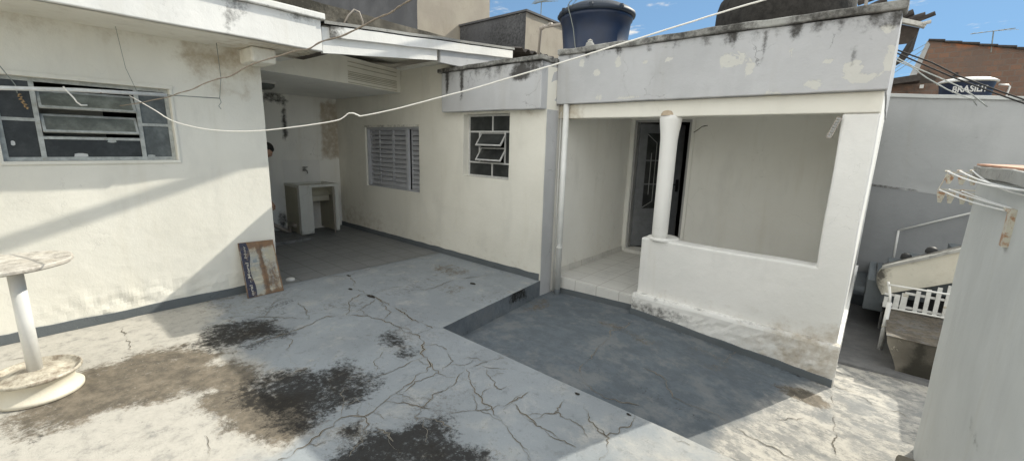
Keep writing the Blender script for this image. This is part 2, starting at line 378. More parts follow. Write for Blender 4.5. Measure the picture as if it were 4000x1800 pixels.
CRK_UP=[[(-3.781,1.139),(-3.777,1.231),(-3.773,1.360),(-3.812,1.567),(-3.882,1.789),(-3.778,1.959),(-3.610,2.076),(-3.417,2.130),(-3.227,2.136),(-3.024,2.124),(-2.927,2.161),(-2.774,2.119),(-2.658,2.030),(-2.620,1.970),(-2.471,1.934),(-2.404,1.871),(-2.349,1.710),(-2.294,1.502),(-2.263,1.405),(-2.244,1.333),(-2.217,1.287),(-2.222,1.228),(-2.316,1.127),(-2.270,1.052),(-2.253,0.935),(-2.228,0.846),(-2.221,0.717)],[(-2.941,2.353),(-3.221,2.335),(-3.601,2.390),(-3.956,2.402),(-4.118,2.416),(-4.203,2.331),(-4.092,2.141),(-3.882,2.037),(-3.785,1.953)],[(-4.925,2.581),(-4.642,2.531),(-4.429,2.386),(-4.118,2.416)],[(-5.183,2.259),(-5.012,2.469),(-4.925,2.581),(-4.976,2.747),(-5.101,3.407),(-5.059,4.024),(-5.007,4.258)],[(-4.147,2.433),(-4.153,2.764),(-4.099,2.952),(-3.823,2.947),(-3.830,3.193),(-3.886,3.467),(-3.708,3.826),(-3.756,4.028)],[(-3.956,2.402),(-3.539,2.301),(-3.425,2.135)],[(-3.604,2.465),(-3.202,2.320),(-3.138,2.162),(-2.927,2.161)],[(-3.610,2.076),(-3.811,2.107),(-3.945,2.371)],[(-2.941,2.353),(-2.952,2.224),(-2.927,2.161)],[(-2.729,2.085),(-2.650,2.161),(-2.521,2.161)],[(-2.505,2.191),(-2.431,2.105),(-2.347,2.073),(-2.288,1.921),(-2.287,1.806),(-2.317,1.686),(-2.275,1.586),(-2.304,1.509)],[(-2.347,2.073),(-2.178,2.066),(-2.099,1.892),(-2.096,1.688),(-2.045,1.579),(-2.038,1.526),(-1.983,1.437),(-1.946,1.417)],[(-2.178,2.066),(-2.142,2.225),(-2.082,2.393)],[(-2.263,1.405),(-2.168,1.479),(-2.042,1.528),(-1.857,1.623),(-1.760,1.742),(-1.692,1.820),(-1.644,1.984),(-1.632,2.140)],[(-2.168,2.055),(-1.959,1.917),(-1.833,1.870),(-1.675,1.821),(-1.553,1.783),(-1.392,1.708),(-1.288,1.691),(-1.214,1.635)],[(-1.967,1.944),(-1.763,1.754),(-1.553,1.783)],[(-2.057,2.160),(-1.864,2.042),(-1.799,2.034),(-1.787,2.150)],[(-1.630,1.967),(-1.425,1.902),(-1.278,1.910),(-1.180,1.904)],[(-1.425,1.902),(-1.403,2.018),(-1.349,2.097),(-1.296,2.076)],[(-2.222,1.228),(-2.130,1.207),(-2.067,1.130),(-1.966,1.065)],[(-2.109,1.201),(-2.013,1.229),(-1.896,1.219)],[(-2.316,1.127),(-2.442,1.207),(-2.447,1.294),(-2.253,1.212)],[(-2.573,1.306),(-2.564,1.453),(-2.557,1.646),(-2.572,1.837),(-2.544,1.952)],[(-2.575,1.515),(-2.801,1.663),(-2.870,1.779)],[(-4.348,1.332),(-4.161,1.495),(-3.942,1.662)],[(-3.723,1.364),(-3.558,1.339),(-3.467,1.254),(-3.310,1.221),(-3.123,1.189)],[(-4.314,1.399),(-4.636,1.601),(-4.655,1.748)],[(-3.942,1.662),(-4.190,1.734),(-4.464,1.772)],[(-2.888,2.404),(-2.670,2.382)],[(-1.983,1.437),(-1.876,1.509),(-1.778,1.522),(-1.653,1.490)],[(-2.471,1.934),(-2.277,1.873),(-2.149,1.918)],[(-2.593,1.287),(-2.536,1.243),(-2.444,1.236)],[(-1.647,1.982),(-1.657,2.100),(-1.629,2.153)],[(-1.632,1.965),(-1.440,1.915),(-1.240,1.872),(-1.089,1.897)],[(-1.438,1.903),(-1.390,2.016),(-1.363,2.112),(-1.387,2.241)],[(-1.363,2.112),(-1.294,2.078),(-1.255,2.087),(-1.162,2.081),(-1.083,2.018)],[(-1.274,2.300),(-1.198,2.223),(-1.151,2.157),(-1.012,2.107),(-0.933,1.997),(-0.936,1.899)],[(-1.162,2.081),(-1.099,2.140),(-1.012,2.107),(-0.967,2.198),(-0.943,2.311),(-0.968,2.409)],[(-1.431,1.732),(-1.322,1.693),(-1.212,1.637)],[(-0.687,2.361),(-0.633,2.375),(-0.602,2.369)],[(-4.916,0.434),(-4.630,0.435),(-4.338,0.419)],[(-2.718,0.516),(-2.620,0.505),(-2.544,0.490),(-2.504,0.466)],[(-4.516,1.201),(-4.347,1.353),(-4.153,1.490)],[(-4.305,1.408),(-4.532,1.547)],[(-4.777,-0.262),(-4.731,-0.135)],[(-4.828,0.462),(-4.841,0.656)]]
CRK_LOW=[[(-1.809,4.221),(-1.791,3.991),(-1.854,3.780),(-1.778,3.617),(-1.769,3.367),(-1.715,3.166),(-1.713,2.976),(-1.626,2.853),(-1.518,2.769),(-1.358,2.739),(-1.243,2.777),(-1.051,2.884)],[(-1.319,3.379),(-1.139,3.380),(-1.054,3.247),(-0.968,3.151),(-0.790,3.168),(-0.669,3.200),(-0.547,3.157),(-0.407,3.116),(-0.249,3.121),(-0.142,3.096)],[(-0.823,3.993),(-0.824,4.196),(-0.810,4.433)],[(-0.296,3.489),(-0.186,3.624),(-0.156,3.689)],[(-0.027,4.436),(0.151,4.423),(0.244,4.299),(0.390,4.328),(0.520,4.264)],[(-0.043,4.354),(-0.006,4.139),(0.029,3.698),(0.065,3.370)],[(0.002,4.889),(0.147,4.977),(0.374,4.976),(0.583,4.931)]]
ST_brown=[[(-4.032,0.113),(-4.175,0.407),(-4.155,0.692),(-3.817,0.924),(-3.587,0.727),(-3.361,0.656),(-3.257,0.504),(-3.411,0.248),(-3.442,0.044),(-3.501,-0.198),(-3.664,-0.226),(-3.746,0.009)],[(-3.253,0.630),(-3.426,0.931),(-2.945,0.919),(-2.518,0.973),(-2.574,0.786),(-2.651,0.620),(-2.894,0.555)]]
ST_black=[[(-3.203,0.943),(-2.973,1.362),(-3.014,1.486),(-2.722,1.601),(-2.607,1.368),(-2.474,1.239),(-2.377,1.036),(-2.316,0.930),(-2.476,0.909),(-2.762,0.853)],[(-2.044,1.151),(-1.987,1.399),(-1.890,1.523),(-1.648,1.518),(-1.409,1.509),(-1.308,1.424),(-1.837,0.939),(-2.043,1.007)],[(-4.170,0.678),(-4.176,0.802),(-4.436,1.142),(-4.366,1.383),(-3.919,1.186),(-3.870,0.903),(-3.968,0.719)],[(-3.188,1.965),(-3.152,2.075),(-2.923,2.078),(-2.796,1.934),(-2.958,1.843)],[(-2.819,1.850),(-2.842,2.019),(-2.632,1.968),(-2.681,1.804)],[(-3.512,-0.208),(-3.497,-0.006),(-3.420,-0.000),(-3.409,-0.199)],[(-3.943,0.960),(-3.958,1.369),(-3.847,1.327),(-3.763,0.945)]]
ST_pale=[[(-3.824,0.770),(-3.698,0.891),(-3.230,0.918),(-3.296,0.809),(-3.504,0.707)],[(-3.195,0.413),(-3.202,0.720),(-2.989,0.606),(-2.947,0.439),(-3.032,0.014),(-3.210,-0.201),(-3.420,-0.062)],[(-2.558,0.867),(-2.570,0.996),(-2.326,0.890),(-2.240,0.743),(-2.507,0.578)]]
ST_tan=[[(-7.495,3.356),(-6.834,2.926),(-5.584,3.109),(-5.795,3.315)],[(-4.654,1.684),(-4.827,1.974),(-4.341,1.687)]]

ST_black += [[(-2.95, 1.25), (-2.75, 1.62), (-2.45, 1.55), (-2.35, 1.25), (-2.6, 1.1)], [(-3.25, .9), (-2.9, 1.1), (-2.5, 1.0), (-2.45, .85), (-3.0, .75)], [(-4.45, 1.0), (-4.2, 1.45), (-3.7, 1.45), (-3.75, 1.05), (-4.1, .75)], [(-2.1, .9), (-1.9, 1.6), (-1.3, 1.5), (-1.2, 1.2), (-1.7, .8)], [(-2.2, 1.2), (-1.95, 1.25), (-1.9, 1.05), (-2.2, .95)]]
ST_brown += [[(-3.75, .55), (-3.6, .95), (-3.2, 1.0), (-3.15, .7), (-3.4, .5)], [(-2.9, .6), (-3.2, .95), (-2.4, 1.1), (-2.3, .8)], [(-3.7, -.3), (-4.1, -.1), (-4.3, .5), (-3.9, .7), (-3.5, .1)]]
WHITE_S = [(-4.95, 0.726, 2.016), (-4.898, 0.738, 1.999), (-4.824, 0.755, 1.976), (-4.74, 0.774, 1.948), (-4.656, 0.794, 1.921), (-4.586, 0.81, 1.898), (-4.531, 0.823, 1.879), (-4.484, 0.834, 1.861), (-4.442, 0.844, 1.844), (-4.399, 0.854, 1.83), (-4.352, 0.865, 1.816), (-4.303, 0.876, 1.804), (-4.253, 0.888, 1.794), (-4.202, 0.9, 1.786), (-4.148, 0.912, 1.778), (-4.088, 0.926, 1.77), (-4.023, 0.941, 1.762), (-3.954, 0.957, 1.755), (-3.88, 0.974, 1.748), (-3.804, 0.992, 1.743), (-3.724, 1.011, 1.739), (-3.64, 1.031, 1.737), (-3.552, 1.051, 1.735), (-3.461, 1.072, 1.736), (-3.369, 1.094, 1.737), (-3.277, 1.115, 1.74), (-3.183, 1.137, 1.745), (-3.086, 1.159, 1.752), (-2.989, 1.182, 1.76), (-2.897, 1.203, 1.768), (-2.815, 1.222, 1.775), (-2.741, 1.239, 1.782), (-2.672, 1.255, 1.789), (-2.61, 1.27, 1.796), (-2.557, 1.282, 1.802), (-2.514, 1.292, 1.808), (-2.485, 1.299, 1.813), (-2.468, 1.303, 1.817), (-2.459, 1.305, 1.821), (-2.453, 1.307, 1.824), (-2.445, 1.309, 1.828), (-2.435, 1.311, 1.832), (-2.426, 1.313, 1.837), (-2.419, 1.315, 1.842), (-2.412, 1.316, 1.846), (-2.404, 1.318, 1.849), (-2.396, 1.32, 1.851), (-2.388, 1.322, 1.851), (-2.381, 1.323, 1.851), (-2.373, 1.325, 1.851), (-2.365, 1.327, 1.85), (-2.357, 1.329, 1.848), (-2.349, 1.331, 1.846), (-2.341, 1.332, 1.843), (-2.334, 1.334, 1.841), (-2.326, 1.336, 1.839), (-2.322, 1.337, 1.837), (-2.321, 1.337, 1.835), (-2.318, 1.338, 1.834), (-2.309, 1.34, 1.834), (-2.289, 1.345, 1.836), (-2.255, 1.353, 1.84), (-2.211, 1.363, 1.846), (-2.16, 1.375, 1.853), (-2.107, 1.387, 1.861), (-2.055, 1.399, 1.869), (-2.003, 1.411, 1.878), (-1.95, 1.424, 1.888), (-1.895, 1.436, 1.898), (-1.842, 1.449, 1.908), (-1.79, 1.461, 1.918), (-1.741, 1.472, 1.927), (-1.693, 1.483, 1.936), (-1.646, 1.494, 1.944), (-1.601, 1.505, 1.952), (-1.556, 1.515, 1.961), (-1.513, 1.525, 1.97), (-1.471, 1.535, 1.979), (-1.43, 1.544, 1.988), (-1.388, 1.554, 1.997), (-1.345, 1.564, 2.006), (-1.302, 1.574, 2.015), (-1.259, 1.584, 2.024), (-1.215, 1.594, 2.033), (-1.167, 1.605, 2.043), (-1.113, 1.618, 2.055), (-1.048, 1.633, 2.069), (-0.975, 1.65, 2.086), (-0.899, 1.668, 2.104), (-0.825, 1.685, 2.12), (-0.761, 1.7, 2.135), (-0.706, 1.713, 2.148), (-0.657, 1.724, 2.159), (-0.612, 1.735, 2.169), (-0.571, 1.744, 2.179), (-0.533, 1.753, 2.187), (-0.497, 1.761, 2.195), (-0.465, 1.769, 2.202), (-0.436, 1.776, 2.208), (-0.412, 1.781, 2.212), (-0.395, 1.785, 2.216), (0.157, 1.913, 2.332)]
BROWN_S = [(-5.0, 0.66, 1.928), (-4.929, 0.668, 1.929), (-4.826, 0.681, 1.932), (-4.71, 0.695, 1.934), (-4.597, 0.708, 1.937), (-4.506, 0.719, 1.939), (-4.441, 0.727, 1.941), (-4.39, 0.733, 1.944), (-4.346, 0.739, 1.946), (-4.303, 0.744, 1.949), (-4.252, 0.75, 1.951), (-4.191, 0.757, 1.953), (-4.125, 0.765, 1.955), (-4.058, 0.773, 1.957), (-3.994, 0.78, 1.959), (-3.938, 0.787, 1.962), (-3.892, 0.793, 1.966), (-3.852, 0.797, 1.97), (-3.816, 0.802, 1.974), (-3.781, 0.806, 1.978), (-3.742, 0.811, 1.982), (-3.699, 0.816, 1.985), (-3.655, 0.821, 1.987), (-3.61, 0.827, 1.99), (-3.566, 0.832, 1.992), (-3.522, 0.837, 1.996), (-3.48, 0.842, 2.001), (-3.439, 0.847, 2.007), (-3.398, 0.852, 2.014), (-3.357, 0.857, 2.02), (-3.315, 0.862, 2.025), (-3.271, 0.867, 2.029), (-3.225, 0.873, 2.033), (-3.18, 0.878, 2.037), (-3.137, 0.883, 2.04), (-3.1, 0.888, 2.042), (-3.072, 0.891, 2.043), (-3.051, 0.894, 2.043), (-3.032, 0.896, 2.042), (-3.009, 0.899, 2.043), (-2.978, 0.903, 2.046), (-2.936, 0.908, 2.053), (-2.888, 0.914, 2.062), (-2.835, 0.92, 2.073), (-2.781, 0.927, 2.083), (-2.726, 0.933, 2.091), (-2.67, 0.94, 2.097), (-2.61, 0.947, 2.101), (-2.549, 0.954, 2.105), (-2.492, 0.961, 2.108), (-2.442, 0.967, 2.111), (-2.398, 0.972, 2.114), (-2.36, 0.977, 2.117), (-2.325, 0.981, 2.12), (-2.293, 0.985, 2.122), (-2.265, 0.988, 2.123), (-2.241, 0.991, 2.123), (-2.222, 0.993, 2.122), (-2.206, 0.996, 2.12), (-2.19, 0.998, 2.119), (-2.171, 1.0, 2.12), (-2.15, 1.002, 2.123), (-2.128, 1.005, 2.128), (-2.105, 1.007, 2.134), (-2.082, 1.01, 2.139), (-2.056, 1.013, 2.143), (-2.028, 1.016, 2.145), (-1.999, 1.02, 2.146), (-1.968, 1.024, 2.147), (-1.937, 1.027, 2.148), (-1.907, 1.031, 2.15), (-1.877, 1.035, 2.154), (-1.847, 1.038, 2.159), (-1.817, 1.042, 2.164), (-1.788, 1.046, 2.169), (-1.762, 1.049, 2.174), (-1.739, 1.052, 2.178), (-1.718, 1.054, 2.183), (-1.698, 1.057, 2.187), (-1.68, 1.059, 2.191), (-1.662, 1.061, 2.194), (-1.645, 1.063, 2.196), (-1.628, 1.065, 2.198), (-1.613, 1.067, 2.199), (-1.598, 1.068, 2.2), (-1.585, 1.07, 2.202), (-1.574, 1.071, 2.205), (-1.564, 1.073, 2.208), (-1.555, 1.074, 2.211), (-1.546, 1.075, 2.215), (-1.535, 1.076, 2.218), (-1.521, 1.078, 2.221), (-1.505, 1.079, 2.225), (-1.49, 1.081, 2.228), (-1.476, 1.083, 2.231), (-1.466, 1.084, 2.233), (-1.19, 1.116, 2.293)]
# ------------------------------------------------------------------ floors
def floormat(name, blue, pale, brown=(.072, .060, .045), black=(.014, .013, .012), lower=False):
    mt, t, b = newmat(name); A = attr(t)
    n1 = noi(t, 1.3, 5, .6); n2 = noi(t, 11, 9, .7); n3 = noi(t, 70, 5, .7); n5 = noi(t, 4.0, 8, .7, dist=.3)
    c = mix(t, ramp(t, n1, .38, .62), blue, tuple(x * .86 for x in blue))
    c = mix(t, ramp(t, n5, .50, .70, 0, .22 if lower else .6), c, tuple(a * .45 + p_ * .55 for a, p_ in zip(blue, pale)))
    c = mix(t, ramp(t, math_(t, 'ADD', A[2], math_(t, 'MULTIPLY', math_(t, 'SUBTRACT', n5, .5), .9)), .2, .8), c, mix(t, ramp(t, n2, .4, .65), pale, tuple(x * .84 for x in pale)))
    c = mix(t, ramp(t, n2, .54, .70, 0, .45), c, tuple(x * .45 for x in blue)); c = mix(t, ramp(t, noi(t, 5.5, 10, .75), .60, .70, 0, .12 if lower else .5), c, tuple(x * 1.05 for x in pale)); c = mix(t, ramp(t, noi(t, 24, 8, .75), .58, .66, 0, .35), c, tuple(x * .4 for x in blue))
    if lower: c = mix(t, ramp(t, noi(t, 6, 12, .8, stretch=(1, 1.6, 1)), .44, .56, 0, .55), c, tuple(x * .66 for x in blue)); c = mix(t, ramp(t, noi(t, 2.4, 9, .7), .48, .62, 0, .6), c, tuple(a * .65 + p_ * .24 for a, p_ in zip(blue, pale)))
    sp = ramp(t, n3, .62, .70, 0, .6); c = mix(t, sp, c, tuple(x * .45 for x in blue))
    sp2 = ramp(t, n3, .30, .36, .35, 0); c = mix(t, math_(t, 'MULTIPLY', sp2, .4 if lower else 1.), c, tuple(min(.8, x * 1.35) for x in pale))
    if not lower:
        gr_ = math_(t, 'MULTIPLY', math_(t, 'SUBTRACT', 1.0, math_(t, 'MULTIPLY', A[2], .75)), math_(t, 'MULTIPLY', ramp(t, noi(t, 2.1, 6, .6), .50, .66), ramp(t, noi(t, 19, 12, .8), .48, .62, 0, .75))); c = mix(t, gr_, c, (.11, .10, .088))
    g = ramp(t, math_(t, 'ADD', A[1], math_(t, 'MULTIPLY', math_(t, 'ADD', math_(t, 'MULTIPLY', math_(t, 'SUBTRACT', noi(t, 4, 12, .75, dist=.6), .5), .7), math_(t, 'MULTIPLY', math_(t, 'SUBTRACT', noi(t, 24, 10, .8), .5), .7)), 2.8)), .30, .85, 0, .93)
    c = mix(t, g, c, mix(t, ramp(t, noi(t, 9, 9, .75), .35, .68), brown, tuple(x * 2.6 for x in brown)))
    c = mix(t, math_(t, 'MULTIPLY', ramp(t, noi(t, 48, 3), .68, .72, 0, .7), g), c, tuple(x * 1.1 for x in pale))
    k = ramp(t, math_(t, 'ADD', A[0], math_(t, 'MULTIPLY', math_(t, 'ADD', math_(t, 'MULTIPLY', math_(t, 'SUBTRACT', noi(t, 4.5, 12, .75, dist=.5), .5), .7), math_(t, 'MULTIPLY', math_(t, 'SUBTRACT', noi(t, 26, 10, .8), .5), .8)), 3.0)), .42, 1.0, 0, .94)
    c = mix(t, k, c, black)
    vo = node(t, 'ShaderNodeTexVoronoi', feature='DISTANCE_TO_EDGE'); vo.inputs['Scale'].default_value = 2.6 if not lower else 1.3
    wob = node(t, 'ShaderNodeTexNoise'); wob.inputs['Scale'].default_value = 5; wob.inputs['Detail'].default_value = 7; t.links.new(pos(t), wob.inputs['Vector'])
    va = node(t, 'ShaderNodeVectorMath', operation='MULTIPLY_ADD'); va.inputs[1].default_value = (.4, .4, .4)
    t.links.new(wob.outputs['Color'], va.inputs[0]); t.links.new(pos(t), va.inputs[2]); t.links.new(va.outputs[0], vo.inputs['Vector'])
    ck = math_(t, 'MULTIPLY', ramp(t, vo.outputs['Distance'], 0, .008, 1, 0), ramp(t, noi(t, 1.5, 3), .5, .62, 0, .3 if not lower else .15))
    c = mix(t, ck, c, tuple(x * .35 for x in blue))
    t.links.new(c, b.inputs['Base Color']); b.inputs['Roughness'].default_value = .8; b.inputs['Specular IOR Level'].default_value = .3
    h = math_(t, 'ADD', n2, math_(t, 'MULTIPLY', n3, .5)); h = math_(t, 'SUBTRACT', h, math_(t, 'MULTIPLY', ck, .8)); h = math_(t, 'ADD', h, math_(t, 'MULTIPLY', n1, 2))
    bump(t, b, h, .4, .012); return mt
M['yard'] = floormat('worn painted concrete', (.27, .295, .315), (.45, .43, .39))
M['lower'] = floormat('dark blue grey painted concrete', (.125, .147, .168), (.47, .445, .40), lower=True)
M['passage'] = floormat('grey passage concrete', (.17, .17, .172), (.3, .29, .27), lower=True)
def tilemat(name, a, bb, grout, size, scx=1., mul=1.):
    mt, t, b = newmat(name)
    br = node(t, 'ShaderNodeTexBrick'); br.offset = 0; br.inputs['Scale'].default_value = 1; br.inputs['Brick Width'].default_value = size; br.inputs['Row Height'].default_value = size
    br.inputs['Mortar Size'].default_value = .004 * mul; br.inputs['Color1'].default_value = (*a, 1); br.inputs['Color2'].default_value = (*bb, 1); br.inputs['Mortar'].default_value = (*grout, 1)
    t.links.new(pos(t), br.inputs['Vector'])
    n = noi(t, 4, 8, .7); c = mix(t, ramp(t, n, .45, .75, 0, .45), br.outputs['Color'], tuple(x * .6 for x in a))
    A = attr(t); c = mix(t, ramp(t, math_(t, 'ADD', A[0], math_(t, 'SUBTRACT', noi(t, 13, 8), .5)), .3, .8, 0, .85), c, (.04, .036, .03))
    t.links.new(c, b.inputs['Base Color']); b.inputs['Roughness'].default_value = .55
    bump(t, b, math_(t, 'SUBTRACT', noi(t, 30, 4), math_(t, 'MULTIPLY', br.outputs['Fac'], .8)), .25, .006); return mt
M['tiledark'] = tilemat('dark alcove floor tile', (.205, .21, .212), (.185, .19, .19), (.095, .095, .094), .30, mul=1.3)
M['tilewhite'] = tilemat('pale porch floor tile', (.68, .67, .64), (.65, .64, .61), (.42, .40, .37), .305)

def paint_yard(v):
    x, y = v.x + .13 * nz(v, 3.1) + .06 * nz(v, 9, 4), v.y + .10 * nz(v, 3.3, 9) + .05 * nz(v, 8, 2)
    k = pw(ST_black, x, y, .16); g = max(pw(ST_brown, x, y, .15), .5 * pw(ST_black, x, y, .3), .42 * sm(-4.2, -4.6, x) * sm(1.9, 1.2, y) * sm(.8, 1.2, y))
    p_ = max(pw(ST_pale, x, y, .12), sm(-4.45, -4.75, x) * .9 * sm(1.4, .9, y), .95 * sm(-2.0, -2.6, x) * sm(1.3, .75, y), .45 * sm(-1.5, -.7, x))  # pale patches, plus sunlight painted over the near-left floor
    if y > 2.42: p_ = max(p_, .12); g = max(g, .55 * blob(v, (-4.2, 3.7, 0), (.35, .25, 1)), .45 * blob(v, (-3.6, 3.2, 0), (.3, .2, 1)))
    if v.z < -.02: k = max(k, .9 * blob(v, (-3.0, 3.75, -.06), (.3, .3, .12)), .25 * sm(-.1, -.22, v.z))
    k = max(k, .5 * pw([[(-4.75, 1.35), (-4.6, 1.9), (-4.1, 1.6), (-4.4, 1.3)]], x, y, .15))
    return k, g, p_
yf = MB()
yf.grid((-5.3, -2.4, 0), (5.95, 0, 0), (0, 4.82, 0), .055)         # yard
# platform strip beyond, its free edge slightly skewed
nx, ny = 44, 33
for i in range(nx):
    for j in range(ny):
        q = []
        for (a, b) in ((i, j), (i + 1, j), (i + 1, j + 1), (i, j + 1)):
            y = 2.42 + (4.25 - 2.42) * b / ny; xe = -2.887 + (-3.094 + 2.887) * b / ny
            q.append((-5.3 + (xe + 5.3) * a / nx, y, 0))
        yf.face(*q)
yf.grid((-2.887, 2.42, -.36), (3.537, 0, 0), (0, 0, .36), .09)      # riser of the yard edge
yo = struct(yf.build('yard_floor', M['yard'], wob=.004, paint=paint_yard, bevel=.012))
rz = MB()
for j in range(ny):                                                # riser of the platform
    y0 = 2.42 + 1.83 * j / ny; y1 = 2.42 + 1.83 * (j + 1) / ny; a = -2.887 - .207 * j / ny; b = -2.887 - .207 * (j + 1) / ny
    for k in range(4): rz.face((a, y0, -.09 * k), (b, y1, -.09 * k), (b, y1, -.09 * (k + 1)), (a, y0, -.09 * (k + 1)))
struct(rz.build('platform_riser', floormat('blue grey riser paint', (.155, .178, .20), (.3, .29, .27), lower=True), wob=.004, paint=lambda v: (.95 * blob(v, (-3.0, 3.72, -.05), (.3, .26, .10)) + .3 * sm(-.1, -.22, v.z), 0, 0)))
def lowz(x):
    P = ((-3.2, -.212), (-1.9, -.155), (-.1, -.288), (.0, -.30), (9, -.30))
    for (a, b), (c, d) in zip(P, P[1:]):
        if x <= c: return b + (d - b) * max(0, (x - a)) / (c - a)
lf = MB(); lf.grid((-3.2, 2.40, 0), (5.6, 0, 0), (0, 2.62, 0), .06)
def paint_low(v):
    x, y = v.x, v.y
    p_ = sm(-.62, -.20, x + .25 * (3.6 - y) + .10 * nz(v, 2.5)) * .95  # beige wear plus painted sunlight, fading near the shadow line
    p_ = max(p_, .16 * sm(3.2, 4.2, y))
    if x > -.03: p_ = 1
    g = max(.9 * blob(v, (-.22, 4.02, v.z), (.22, .13, 1)), .35 * blob(v, (-1.0, 4.0, v.z), (.3, .2, 1)), .35 * blob(v, (-1.7, 3.9, v.z), (.5, .12, 1)), .5 * blob(v, (-2.9, 3.9, v.z), (.2, .3, 1)))
    k = max(.35 * blob(v, (-1.1, 3.05, v.z), (.3, .12, 1)), .35 * blob(v, (-.8, 3.1, v.z), (.2, .1, 1)), .5 * sm(4.28, 4.36, y) * sm(-1.9, -1.7, x) * (x < -.05))
    return k, g, p_
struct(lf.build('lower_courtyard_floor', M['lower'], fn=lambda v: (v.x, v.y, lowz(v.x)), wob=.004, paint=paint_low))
pf = MB(); pf.grid((-.3, 4.97, -.275), (2.9, 0, 0), (0, 3.9, 0), .12); pf.grid((-.3, 4.97, -.4), (2.9, 0, 0), (0, 0, .125), .12)
struct(pf.build('passage_floor', M['passage'], fn=lambda v: (v.x, v.y + .09 * (v.x if v.y < 5 else 0), v.z), wob=.004, paint=lambda v: (.3 * sm(6.6, 7.4, v.y), .15, .1 * sm(5.4, 5, v.y))))
gd = MB(); gd.grid((-120, -60, -.8), (240, 0, 0), (0, 260, 0), 60)
struct(gd.build('ground', simple('earth ground', (.16, .14, .11), .95, 0, .3, 1, .1)))
af = MB(); af.grid((-8.12, 1.8, .0045), (3.0, 0, 0), (0, 2.42, 0), .1)
struct(af.build('alcove_floor', M['tiledark'], fn=lambda v: (v.x if v.x < -5.2 else v.x + .1 * (v.y - 1.8) * .45 - .02, v.y, v.z), wob=.0, paint=lambda v: (.35 * sm(-7, -8, v.x) + .3 * blob(v, (-6.2, 3.1, 0), (.8, .25, 1)), 0, 0)))

M['crack'] = simple('crack dirt', (.03, .025, .02), .95, 0, .5, 30, 0)
M['crackpale'] = simple('crumbled crack edge', (.36, .33, .28), .95, 0, .35, 30, 0)
def cracks(name, polys, zf, parent, wmul=1.):
    mb = MB(); me_ = MB(); rnd = random.Random(3)
    for pi, pl in enumerate(polys):
        pts = []
        for (a, b) in zip(pl, pl[1:]):
            L = math.hypot(b[0] - a[0], b[1] - a[1]); n = max(1, int(L / .018)); nn = Vector((-(b[1] - a[1]), b[0] - a[0], 0)) / max(L, 1e-6)
            for k in range(n):
                t = k / n; j = (noise.noise(Vector((a[0] * 3 + t * L * 14, pi * 7.3, a[1] * 5))) * .034 + noise.noise(Vector((a[0] * 3 + t * L * 40, pi * 5.3, a[1]))) * .014) * math.sin(math.pi * t) ** .5 + rnd.uniform(-.006, .006)
                pts.append(Vector((a[0] + (b[0] - a[0]) * t + nn.x * j, a[1] + (b[1] - a[1]) * t + nn.y * j, 0)))
        pts.append(Vector((*pl[-1], 0)))
        base = (.0024 if pi in (0, 1, 14) and len(pl) > 8 else .0013) * wmul
        for mesh, f, dz in ((mb, 1., .0024), (me_, 2.6, .0014)):
            last = None
            for i, q in enumerate(pts):
                d = (pts[min(i + 1, len(pts) - 1)] - pts[max(i - 1, 0)]).normalized(); s_ = Vector((-d.y, d.x, 0))
                e = min(1, (min(i, len(pts) - 1 - i) + 1) / 5)
                wd = base * f * max(.12, .75 + 1.9 * noise.noise(Vector((q.x * 7, q.y * 7, pi * 3.1)))) * (.35 + .65 * e)
                z = zf(q.x, q.y) + dz
                cur = ((q.x + s_.x * wd, q.y + s_.y * wd, z), (q.x - s_.x * wd, q.y - s_.y * wd, z))
                if last: mesh.face(last[0], last[1], cur[1], cur[0])
                last = cur
    def f2(v): w_ = noise.noise_vector(Vector((v.x, v.y, v.z - .002)) * 2.2) * .004 + noise.noise_vector(Vector((v.x, v.y, v.z - .002)) * 9) * .0014; return (v.x, v.y, v.z + w_.z)
    struct(mb.build(name, M['crack'], parent, fn=f2)); struct(me_.build('crack_edges', M['crackpale'], parent, fn=f2))
rb = random.Random(11); EX = []
for pl in CRK_UP[:30]:
    for (a, b) in zip(pl, pl[1:]):
        if a[0] < -3.3 or rb.random() > .42: continue
        t_ = rb.random(); p0 = (a[0] + (b[0] - a[0]) * t_, a[1] + (b[1] - a[1]) * t_); an_ = rb.uniform(0, 6.28); q_ = [p0]
        for k in range(rb.randint(2, 4)):
            an_ += rb.uniform(-.7, .7); st_l = rb.uniform(.04, .09); q_.append((q_[-1][0] + st_l * math.cos(an_), q_[-1][1] + st_l * math.sin(an_)))
        if all(-3.6 < c_[0] < -.6 and .3 < c_[1] < 2.38 for c_ in q_): EX.append(q_)
cracks('fine_cracks', EX, lambda x, y: .002, yo, .55)
cracks('cracks', CRK_UP, lambda x, y: .002, yo)
lo_ = bpy.data.objects['lower_courtyard_floor']
cracks('cracks', CRK_LOW, lambda x, y: (lowz(x) if y < 4.99 else -.275) + .003, lo_, .62)
# chips knocked out of the concrete
ch = MB()
for (x, y, rx, ry) in ((-4.08, 2.40, .09, .03), (-4.45, 2.36, .04, .02), (-4.93, 2.6, .05, .02), (-3.6, 3.5, .05, .03), (-1.37, 2.36, .022, .014), (-1.0, 2.44 - .05, .018, .012)):
    n = 11; ring = [(x + rx * math.cos(6.283 * k / n) * random.uniform(.7, 1.2), y + ry * math.sin(6.283 * k / n) * random.uniform(.7, 1.2), .0045) for k in range(n)]
    ch.face(*ring)
struct(ch.build('chipped_holes', M['crack'], yo))

